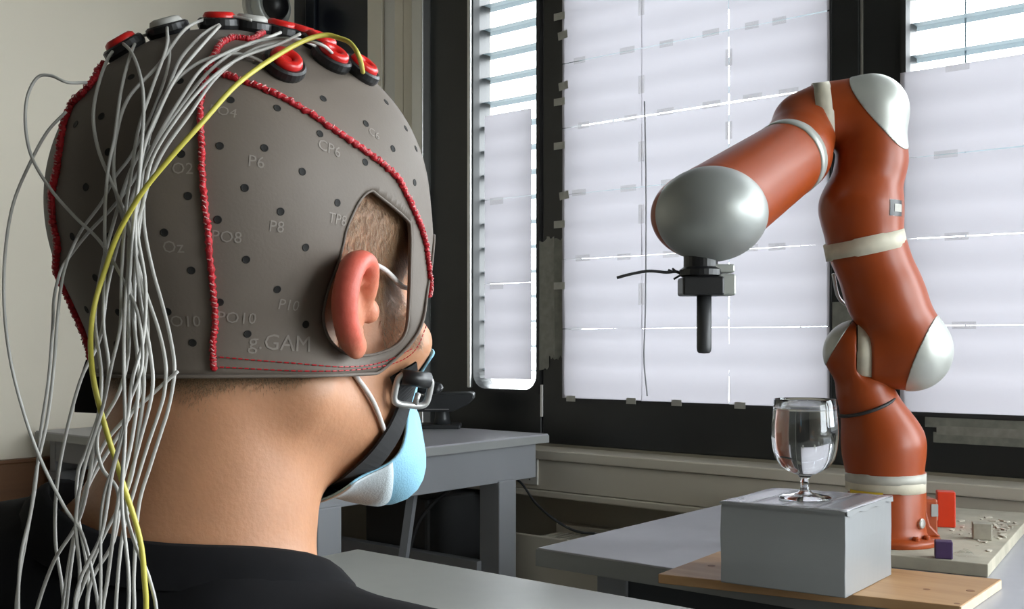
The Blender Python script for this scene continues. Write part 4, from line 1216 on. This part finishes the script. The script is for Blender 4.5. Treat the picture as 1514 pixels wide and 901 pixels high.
# snap the rim of the ear openings on to the outline
dense = np.concatenate([hae[i] + (hae[(i + 1) % len(hae)] - hae[i]) * np.linspace(0, 1, 6, endpoint=False)[:, None] for i in range(len(hae))])
A2, E2 = AZ.copy(), EL.copy()
for (i, j) in np.argwhere(ka & ~inside):
    s = 1 if AZ[i, j] > 0 else -1
    q_ = np.array([AZ[i, j] * s, EL[i, j]]); k = np.argmin(((dense - q_)**2).sum(1))
    A2[i, j] = dense[k, 0] * s; E2[i, j] = dense[k, 1]
S = march(f_cap, A2, E2, 0.0)
cm = MB(); cm.v = [tuple(p) for p in H2W(S.reshape(-1, 3)).tolist()]; cm.f = fcs
top = len(cm.v); cm.v.append(tuple(H2W(march(f_cap, np.array([0.0]), np.array([math.pi / 2]))[0])))
cm.f += [(i * NE + NE - 1, ((i + 1) % NA) * NE + NE - 1, top) for i in range(NA)]
used = sorted({v for f in cm.f for v in f}); remap = {v: k for k, v in enumerate(used)}
cm.v = [cm.v[v] for v in used]; cm.f = [tuple(remap[v] for v in f) for f in cm.f]
shell = obj('cap_shell', cm, 'cap_fabric', cap, smooth=True)
so = shell.modifiers.new('thick', 'SOLIDIFY'); so.thickness = .0016; so.offset = -1
# hem along the lower rim and round the right ear opening
rim = march(f_cap, az, lo_el, .0004)
obj('hem', MB().tube(H2W(rim), .0009, 6, closed=True), 'cap_fabric', cap, smooth=True)
for s in (-1, 1):
    hr_ = march(f_cap, dense[::2, 0] * s, dense[::2, 1], .0001)
    obj('ear_hem', MB().tube(H2W(hr_), .0007, 6, closed=True), 'cap_fabric', cap, smooth=True)

def surf_path(pix, k=5, off=.0010, f=f_cap):
    q = np.array(catmull([np.append(p, 0) for p in pix], k))[:, :2]
    return list(projv(f, hits(f, q)[0], off))
def cord(pix, r, seed, name='seam_cord', wob=.0006, fleck=True):
    pts = surf_path(pix, 6, r * .6); rnd = random.Random(seed)
    # resample finely and give the piping its knotted look
    pts = catmull(pts, 3); out = []; rr = []
    for i, p in enumerate(pts):
        p = p + np.array([rnd.uniform(-wob, wob) for _ in range(3)]) * .5 + np.array([0, 0, wob * math.sin(i * 1.3)]) * .4
        out.append(p); rr.append(r * (1 + .22 * math.sin(i * 1.9) + rnd.uniform(-.1, .1)))
    o = obj(name, MB().tube(H2W(np.array(out)), rr, 7), 'cord_red', cap, smooth=True)
    if fleck:
        fm = MB()
        gn = gradv(f_cap, np.array(out))
        for i in range(2, len(out) - 2, 3):
            n = gn[i]; tdir = unit(out[i + 1] - out[i - 1]); sdir = np.cross(n, tdir)
            a = out[i] + n * r * .75 - sdir * r * .6; b = out[i] + n * r * .75 + sdir * r * .6 + tdir * r * .7
            fm.tube(H2W(np.array([a, (a + b) / 2 + n * r * .3, b])), r * .20, 4)
        obj('seam_stitch', fm, 'cord_fleck', o, kind='stuff')
    return o
cord([(308, 100), (300, 135), (296, 165), (298, 215), (299, 255), (303, 300), (308, 350), (314, 420), (318, 470), (315, 510), (316, 546)], .0014, 1)
cord([(308, 102), (340, 115), (390, 133), (440, 158), (500, 198), (550, 232), (585, 263), (605, 300), (620, 335), (628, 362)], .0015, 2)
cord([(306, 102), (318, 82), (326, 68), (345, 58), (372, 60), (385, 52), (402, 46), (415, 50), (445, 56)], .0014, 3)
cord([(152, 92), (143, 118), (125, 140), (108, 158), (96, 190), (90, 230), (86, 258), (80, 290), (82, 330), (88, 362), (86, 395), (95, 430), (105, 470), (115, 505), (127, 532)], .0016, 4)
cord([(628, 362), (632, 395), (634, 420), (632, 440)], .0014, 5)
# double row of red stitching near the lower rim
def stitches(pix, name='rim_stitch'):
    pts = catmull(surf_path(pix, 6, .0005), 3); fm = MB(); i = 0
    while i + 2 < len(pts):
        fm.tube(H2W(np.array([pts[i], pts[i + 1], pts[i + 2]])), .00030, 4); i += 3
    obj(name, fm, 'cord_red', cap, kind='stuff')
stitches([(325, 528), (380, 533), (440, 538), (500, 543), (545, 540), (580, 530), (610, 515)])
stitches([(325, 543), (380, 546), (440, 549), (500, 549), (550, 544), (590, 534), (615, 515), (630, 480)])

# electrode sockets punched in the fabric
hd = MB().lathe([(.0017, 0), (.0018, .00018), (.0015, .00025), (.0012, .00015), (.0003, .0001)], (0, 0, 0), (0, 0, 1), 14)
hm = bpy.data.meshes.new('electrode_hole'); hm.from_pydata(hd.v, [], hd.f); hm.materials.append(MATS['hole_black'])
HOLES = [(410, 160), (478, 146), (541, 183), (581, 220), (473, 198), (540, 240), (391, 219), (447, 254), (362, 278), (499, 300), (415, 313), (341, 148), (325, 216), (322, 325), (364, 384), (452, 366), (410, 428), (452, 480), (366, 494), (325, 447),
         (243, 344), (283, 400), (248, 461), (285, 507), (268, 228), (278, 290), (194, 114), (150, 172), (112, 184), (160, 225), (127, 277), (107, 350), (162, 350), (141, 411), (175, 462), (172, 510), (128, 458), (128, 500), (266, 120), (613, 270), (600, 190), (571, 151), (615, 220)]
for (px, py) in HOLES:
    p = hit(f_cap, px, py)
    if p is None: continue
    n = grad(f_cap, p); o = bpy.data.objects.new('electrode_hole', hm); COL.objects.link(o); o.parent = cap
    w = H2W(proj(f_cap, p, .0)) - capO; nW = n @ HM
    o.matrix_local = Matrix.Translation(Vector(w)) @ Vector(nW).to_track_quat('Z', 'Y').to_matrix().to_4x4()
    o['_o'] = [0, 0, 0]
# printed position names
def printed(txt, px, py, size, tilt=0.0, body_name='printed_name'):
    p0 = hit(f_cap, px, py)
    if p0 is None: return
    cu = bpy.data.curves.new('txt', 'FONT'); cu.body = txt; cu.size = size; cu.align_x = 'CENTER'; cu.align_y = 'CENTER'; cu.resolution_u = 2
    to = bpy.data.objects.new('txt', cu); COL.objects.link(to)
    dg = bpy.context.evaluated_depsgraph_get(); me = to.evaluated_get(dg).to_mesh()
    vs = [v.co.copy() for v in me.vertices]; fs = [tuple(p.vertices) for p in me.polygons]
    to.evaluated_get(dg).to_mesh_clear(); bpy.data.objects.remove(to, do_unlink=True); bpy.data.curves.remove(cu)
    n = grad(f_cap, p0); u = np.array([0, 0, 1.0]); u = u - n * (u @ n); u /= np.linalg.norm(u); r = np.cross(u, n)
    c_, s_ = math.cos(tilt), math.sin(tilt); r, u = r * c_ + u * s_, u * c_ - r * s_
    out = list(H2W(projv(f_cap, np.array([p0 + r * v.x + u * v.y for v in vs]), .00022, 3)))
    obj(body_name, MB().add(out, fs), 'cap_print', cap)
for a in (('CP6', 487, 220, .0075, -.25), ('P6', 379, 240, .0075, -.1), ('PO8', 335, 351, .0072, -.05), ('P8', 409, 336, .0072, -.05), ('TP8', 499, 325, .0068, -.1), ('P10', 427, 452, .0072, -.08),
          ('PO10', 350, 471, .0075, -.05), ('Oz', 256, 366, .0075, 0), ('O10', 274, 476, .0075, 0), ('PO4', 330, 165, .0065, -.15), ('O2', 270, 250, .007, 0), ('C6', 553, 198, .006, -.4)):
    printed(*a)
printed('g.GAM', 415, 508, .0105, -.06, 'printed_maker_name')

# ring electrodes in black holders on the crown
def electrode(px, py, lift=0.0, sc=1.0, shell_m='black_plastic', ring_m='red_plastic'):
    p = near(f_cap, px, py); p = proj(f_cap, p, .0005); n = grad(f_cap, p); w = H2W(p); nW = n @ HM
    e = obj('electrode', MB().lathe([(.0098 * sc, -.001), (.0105 * sc, .0008), (.0102 * sc, .0036), (.0090 * sc, .0044), (.0078 * sc, .0042)], w, nW, 28), shell_m, cap, smooth=False)
    t_ = np.linspace(0, 2 * math.pi, 25)[:-1]; u = unit(np.cross(nW, (0.2, .1, 1))); v = np.cross(nW, u)
    obj('ring', MB().tube([w + nW * .0046 + (u * math.cos(a) + v * math.sin(a)) * .0052 * sc for a in t_], .0027 * sc, 8, closed=True), ring_m, e, smooth=True)
    obj('plug', MB().lathe([(.0030 * sc, .003), (.0030 * sc, .0048), (.002 * sc, .0054)], w, nW, 12), 'red_plastic' if ring_m == 'red_plastic' else 'black_plastic', e)
    return w, nW
ELS = {}
for k, (px, py, m_) in {'a': (418, 101, 'red_plastic'), 'b': (487, 92, 'red_plastic'), 'c': (530, 108, 'red_plastic'), 'd': (325, 38, 'red_plastic'), 'e': (247, 40, 'lead_grey'),
                        'f': (177, 60, 'red_plastic'), 'g': (415, 50, 'red_plastic'), 'h': (444, 52, 'red_plastic'), 'i': (470, 72, 'red_plastic'), 'j': (372, 34, 'lead_grey')}.items():
    ELS[k] = electrode(px, py, ring_m=m_)

# wires: from the electrodes over the back of the head, then hanging free behind the neck
def lead_path(pix, off, dh, rnd):
    out = []; hp_, hk_ = hits(f_cap, pix)
    for i_, (x, y) in enumerate(pix):
        h_ = hp_[i_] if (y < 548 and hk_[i_]) else None
        D = None
        if h_ is not None: D = float((H2W(h_) - CAM) @ FWD) - off
        dfree = dh if y > 300 else dh + (300 - y) / 300 * .09
        if x < 110 and y < 520: dfree = dh + .045
        if D is None: D = dfree
        if y > 380:
            w = min(1, (y - 380) / 150); D = min(D, D * (1 - w) + min(D, dh) * w)
        out.append(P(x, y, D))
    for _ in range(2):                    # even out the depth between neighbours
        q = [p.copy() for p in out]
        for i in range(1, len(out) - 1):
            d0, d1, d2 = [float((q[j] - CAM) @ FWD) for j in (i - 1, i, i + 1)]
            dn = min(d1, (d0 + d1 * 2 + d2) / 4)
            out[i] = CAM + (q[i] - CAM) * (dn / d1)
    last = out[-1]
    out += [last + UP * -.05 + RIGHT * rnd.uniform(-.01, .01), last + UP * -.13 + RIGHT * rnd.uniform(-.02, .02)]
    return out
def lead(pix, r, m, off, dh, seed, label=None):
    rnd = random.Random(seed)
    pts = catmull(lead_path(pix, off, dh, rnd), 7)
    return obj('lead_wire', MB().tube(pts, r, 8), m, cap, smooth=True, label=label)
lead([(537, 108), (531, 84), (518, 64), (500, 56), (480, 52), (450, 60), (405, 85), (350, 125), (300, 180), (255, 230), (210, 285), (175, 345), (155, 400), (140, 450), (134, 500), (138, 560), (155, 630), (180, 710), (205, 790), (213, 850), (214, 930)], .00115, 'lead_yellow', .016, .435, 1, 'yellow wire among grey ones')
LW = [
 [(412, 99), (398, 98), (380, 88), (355, 80), (325, 82), (290, 95), (255, 125), (230, 170), (215, 230), (205, 300), (195, 350), (185, 450), (183, 540), (185, 640), (180, 740), (190, 850), (188, 930)],
 [(487, 86), (465, 68), (440, 58), (400, 58), (360, 68), (310, 105), (265, 160), (225, 220), (200, 290), (190, 380), (197, 470), (205, 560), (195, 650), (175, 740), (160, 850), (150, 930)],
 [(500, 88), (475, 66), (430, 61), (375, 73), (322, 112), (278, 172), (237, 232), (212, 300), (200, 400), (200, 500), (213, 560), (205, 640), (190, 720), (150, 800), (110, 900), (100, 940)],
 [(325, 36), (308, 45), (290, 60), (265, 90), (245, 140), (225, 190), (190, 260), (165, 340), (150, 400), (140, 470), (150, 560), (140, 650), (120, 760), (80, 830), (55, 900), (50, 940)],
 [(372, 30), (340, 24), (305, 28), (272, 45), (235, 95), (190, 145), (172, 200), (168, 250), (175, 300), (195, 360), (215, 430), (235, 490), (245, 540), (243, 580), (235, 610), (218, 660), (200, 720), (180, 800), (170, 930)],
 [(247, 38), (215, 52), (190, 60), (165, 78), (147, 120), (138, 170), (145, 220), (165, 270), (190, 330), (205, 400), (218, 470), (215, 540), (200, 600), (165, 660), (130, 720), (110, 790), (90, 930)],
 [(205, 50), (190, 90), (178, 140), (170, 200), (160, 250), (155, 320), (155, 400), (153, 480), (160, 560), (130, 660), (115, 700), (115, 760), (130, 850), (125, 930)],
 [(128, 122), (100, 122), (75, 112), (55, 115), (40, 145), (38, 190), (48, 235), (75, 280), (110, 320), (150, 360), (185, 420), (205, 470), (210, 540), (190, 600), (170, 680), (150, 760), (146, 930)],
 [(98, 165), (70, 195), (45, 240), (20, 300), (8, 370), (6, 450), (15, 530), (35, 610), (60, 680), (95, 750), (125, 800), (150, 930)],
 [(247, 44), (250, 90), (228, 160), (195, 228), (170, 262), (150, 300), (118, 345), (95, 400), (85, 470), (80, 540), (70, 620), (55, 690), (45, 760), (30, 830), (28, 930)],
 [(222, 215), (200, 262), (168, 305), (130, 345), (104, 378), (90, 400), (80, 440), (78, 480), (72, 560), (60, 640), (52, 720), (38, 800), (28, 860), (26, 930)],
 [(263, 549), (225, 583), (180, 625), (150, 665), (125, 730), (110, 800), (95, 930)],
 [(212, 290), (214, 340), (226, 400), (240, 450), (252, 500), (258, 548), (250, 600), (238, 640), (222, 690), (205, 750), (198, 850), (196, 930)],
 [(415, 48), (385, 60), (340, 76), (300, 100), (268, 145), (232, 205), (204, 270), (183, 330), (160, 420), (148, 500), (120, 560), (98, 640), (84, 720), (82, 800), (92, 870), (93, 930)],
 [(444, 50), (410, 66), (355, 86), (310, 118), (265, 170), (225, 235), (212, 300), (203, 340), (215, 420), (212, 500), (196, 560), (188, 620), (166, 700), (150, 790), (118, 860), (112, 930)],
 [(247, 40), (246, 70), (225, 130), (205, 190), (195, 250), (186, 310), (180, 400), (178, 480), (165, 540), (150, 610), (125, 690), (112, 770), (118, 850), (110, 930)],
 [(325, 38), (296, 70), (262, 112), (238, 158), (214, 215), (204, 280), (200, 350), (207, 440), (222, 520), (225, 580), (205, 660), (186, 740), (198, 800), (222, 860), (232, 930)],
 [(177, 60), (196, 80), (210, 125), (212, 180), (205, 260), (197, 340), (190, 440), (190, 520), (176, 580), (145, 640), (150, 690), (175, 730), (168, 800), (135, 860), (130, 930)],
]
for i, wl in enumerate(LW):
    rr = random.Random(50 + i)
    lead(wl, .00076 if i not in (7, 8, 9, 10) else .00070, 'lead_grey', .004 + .0011 * (i % 9), .430 + .0035 * (i % 7), 60 + i)

# chin strap with buckle, right and left
def ribbon(pix, width, off, f, thick=.0014):
    pts = catmull(list(projv(f, hits(f, pix)[0], off)), 5); A = []
    for i, p in enumerate(pts):
        t_ = unit(pts[min(i + 1, len(pts) - 1)] - pts[max(i - 1, 0)]); n = grad(f, p); s_ = unit(np.cross(t_, n))
        A.append([p - s_ * width / 2 - n * thick, p - s_ * width / 2, p + s_ * width / 2, p + s_ * width / 2 - n * thick, p - s_ * width / 2 - n * thick])
    return MB().grid(H2W(np.array(A))), pts
strap_pix = [(590, 542), (592, 570), (588, 598), (574, 635), (552, 668), (526, 694), (506, 712)]
rbn, sp_ = ribbon(strap_pix, .0160, .0042, f_headonly)
strap = obj('chin_strap', rbn, 'black_cloth', cap, smooth=False)
bp = proj(f_headonly, near(f_headonly, 589, 566), .0085); bn_ = unit(grad(f_headonly, bp) + .9 * unit(CH - bp))
bu = unit(np.array([0, .12, 1.0]) - bn_ * (bn_ @ np.array([0, .12, 1.0]))); br_ = np.cross(bu, bn_)
lo2 = []
for k in range(40):
    a = 2 * math.pi * k / 40; c_, s_ = math.cos(a), math.sin(a)
    lo2.append(bp + br_ * .0098 * np.sign(c_) * abs(c_)**.45 + bu * .0078 * np.sign(s_) * abs(s_)**.45)
bk = obj('buckle', MB().tube(H2W(np.array(lo2)), .0018, 8, closed=True), 'buckle', strap, smooth=True, label='silver strap buckle')
obj('buckle_pin', MB().tube(H2W(np.array([bp - bu * .0078 + br_ * .003, bp + br_ * .003 - bu * .001 + bn_ * .001])), .0016, 6), 'buckle', strap, smooth=True)
Lp = MB().tube(H2W(np.array([bp + bu * .0062 - br_ * .0080, bp + bu * .0062 + br_ * .0080])), .0042, 10)
obj('strap_loop', Lp, 'black_plastic', strap, smooth=True)
# loose end of the strap hanging from the rim on the far side
pd = [(127, 532), (152, 536), (156, 612), (110, 610), (112, 585), (119, 556)]
n_ = len(pd); vs = [P(x, y, .578) for x, y in pd] + [P(x, y, .578) + FWD * .006 for x, y in pd]
obj('strap_end', MB().add(vs, [tuple(range(n_)), tuple(range(2 * n_ - 1, n_ - 1, -1))] + [(i, n_ + i, n_ + (i + 1) % n_, (i + 1) % n_) for i in range(n_)]), 'black_cloth', cap, label='loose black end of the strap on the far side')

# ------------------------------------------------------------------ face mask
mask = thing('face_mask', 'light blue surgical mask with white ear loops on the face', 'face mask', tuple(H2W((0, .09, -.05))))
MU, MV = 41, 27
CM = np.array([0, .030, -.048])
uu_, vv_ = np.meshgrid(np.linspace(-1, 1, MU), np.linspace(0, 1, MV), indexing='ij')
azm = uu_ * (.92 - .12 * vv_**2); elm = .50 - 2.12 * vv_
dm = np.stack([np.sin(azm), np.cos(azm) * np.cos(elm), np.cos(azm) * np.sin(elm)], -1)
t_ = np.full((MU, MV), .02)
for _ in range(40): t_ = t_ - F3(f_headonly, CM + dm * t_[..., None]) * .8
bulge = .0035 + .008 * np.clip((vv_ - .75) / .25, 0, 1)**2 + .007 * (1 - uu_**2) * np.sin(np.pi * np.minimum(1, vv_ * 1.02))**.8 + .003 * np.sin(np.pi * np.clip(vv_ - .25, 0, 1) / .78)**2 * (1 - .1 * np.abs(uu_)) + .0006 * np.sin(vv_ * 34) * (1 - uu_**2)
A = CM + dm * (t_ + bulge)[..., None]
for _ in range(3): A[1:-1, 1:-1] = (A[:-2, 1:-1] + A[2:, 1:-1] + A[1:-1, :-2] + A[1:-1, 2:]) / 4
mk = MB().grid(H2W(A))
mo = obj('mask_sheet', mk, 'mask_blue', mask, smooth=True)
so = mo.modifiers.new('thick', 'SOLIDIFY'); so.thickness = .0012
lowA = A[:, -9:, :]; nrm = np.array([unit(p - CM) for p in lowA.reshape(-1, 3)]).reshape(lowA.shape)
lo_o = obj('lower_panel', MB().grid(H2W(lowA + nrm * .0009)), 'mask_white', mask, smooth=True, label='white lower fold of the mask')
so = lo_o.modifiers.new('thick', 'SOLIDIFY'); so.thickness = .0008
def loop_cord(pts): obj('ear_loop', MB().tube(H2W(np.array(catmull(pts, 6))), .0013, 8), 'white_cord', mask, smooth=True)
for s in (1, -1):
    m_ = np.array([s, 1, 1])
    up_ = A[MU - 1 if s > 0 else 0, 4]; dn_ = A[MU - 1 if s > 0 else 0, MV - 8]
    if s > 0:
        e0 = proj(f_headonly, near(f_headonly, 557, 394), .0045); e1 = proj(f_headonly, near(f_headonly, 604, 452), .0040)
        d0 = proj(f_headonly, near(f_headonly, 508, 540), .0022); d1 = proj(f_headonly, near(f_headonly, 564, 637), .0022)
        E0, E1, D0, D1 = e0, e1, d0, d1
    e0, e1, d0, d1 = [p * m_ for p in (E0, E1, D0, D1)]
    back = [np.array([s * .0735, .004, .012]), np.array([s * .0725, .000, -.008])]
    loop_cord([up_, e1, proj(f_headonly, (e0 + e1) / 2, .0042), e0, proj(f_headonly, e0 + np.array([0, -.014, .004]), .002)])
    loop_cord([proj(f_headonly, d0 + np.array([0, -.004, .014]), .002), d0, proj(f_headonly, (d0 + d1) / 2, .002), d1])

# ------------------------------------------------------------------ cropped hair at the nape and in the ear opening
rnd = random.Random(21)
def f_skin(X, Y, Z): return smin(f_headonly(X, Y, Z), f_neck(X, Y, Z), .022)
hmb = MB(); cnt = 0
hp_ = []; hd_ = []; hl_ = []
for i in range(26000):
    if i < 15000:
        a = rnd.uniform(-1.80, 1.80); tp = max(0.0, 1 - (abs(a) / 1.80)**3)
        z = ZRIM + .003 - abs(rnd.gauss(0, .0012 + .0055 * tp * (.75 + .25 * math.sin(a * 9))))
        p = (math.sin(a) * .06, -.02 - math.cos(a) * .07, z)
        dv = (rnd.gauss(0, .25), rnd.gauss(0, .25), -1.0); ln = rnd.uniform(.002, .0042)
    else:
        s = 1 if rnd.random() < .7 else -1
        p = (s * .07, rnd.uniform(.002, .060), rnd.uniform(-.020, .060))
        if p[2] < .014 and p[1] < .034: continue
        dv = (0, rnd.gauss(-.3, .3), -1.0 + rnd.gauss(0, .2)); ln = rnd.uniform(.003, .006)
    hp_.append(p); hd_.append(dv); hl_.append(ln)
hz_ = np.array(hp_)[:, 2]; hp_ = np.array(hp_)
for _ in range(3): hp_ = projv(f_skin, hp_, 0.0, 2); hp_[:, 2] = hz_
hp_ = projv(f_skin, hp_, 0.0, 1); hn_ = gradv(f_skin, hp_); hd_ = np.array(hd_)
tv = hd_ - hn_ * (hd_ * hn_).sum(1, keepdims=True); tv = tv / np.linalg.norm(tv, axis=1, keepdims=True) * .80 + hn_ * .55
sv = np.cross(tv, hn_); sv = sv / np.linalg.norm(sv, axis=1, keepdims=True) * .00011
ln_ = np.array(hl_)[:, None]; b0 = hp_ - hn_ * .0004; md = b0 + tv * ln_ * .55 + hn_ * .0004; tp_ = b0 + tv * ln_ - hn_ * ln_ * .06
HV = H2W(np.stack([b0 - sv, b0 + sv, md + sv * .6, md - sv * .6, tp_], 1).reshape(-1, 3))
hmb.v = [tuple(p) for p in HV.tolist()]; hmb.f = [q for k in range(len(hp_)) for q in ((5*k, 5*k+1, 5*k+2, 5*k+3), (5*k+3, 5*k+2, 5*k+4))]
obj('hair', hmb, 'hair', person, kind='stuff', label='closely cropped light brown hair')

# stool under the person (below the frame)
so_ = TO + tf * .04
st = thing('stool', 'round black stool under the seated person', 'stool', (so_[0], so_[1], 0))
obj('seat', MB().lathe([(.17, .385), (.19, .395), (.19, .425), (.175, .438)], (so_[0], so_[1], 0), (0, 0, 1), 32), 'black_cloth', st, smooth=False)
obj('column', MB().lathe([(.025, .05), (.025, .385)], (so_[0], so_[1], 0), (0, 0, 1), 16), 'steel_dark', st, smooth=False)
for k in range(5):
    a = k * 2 * math.pi / 5 + .3
    d_ = np.array([math.cos(a), math.sin(a), 0]); e_ = np.array([so_[0], so_[1], 0])
    o = obj('leg', MB().tube([e_ + UP * .075, e_ + d_ * .24 + UP * .055], [.02, .014], 8), 'steel_dark', st)
    obj('caster', MB().lathe([(.024, -.012), (.026, -.006), (.026, .006), (.024, .012)], e_ + d_ * .24 + UP * .0265, (-d_[1], d_[0], 0), 14), 'black_rubber', o)
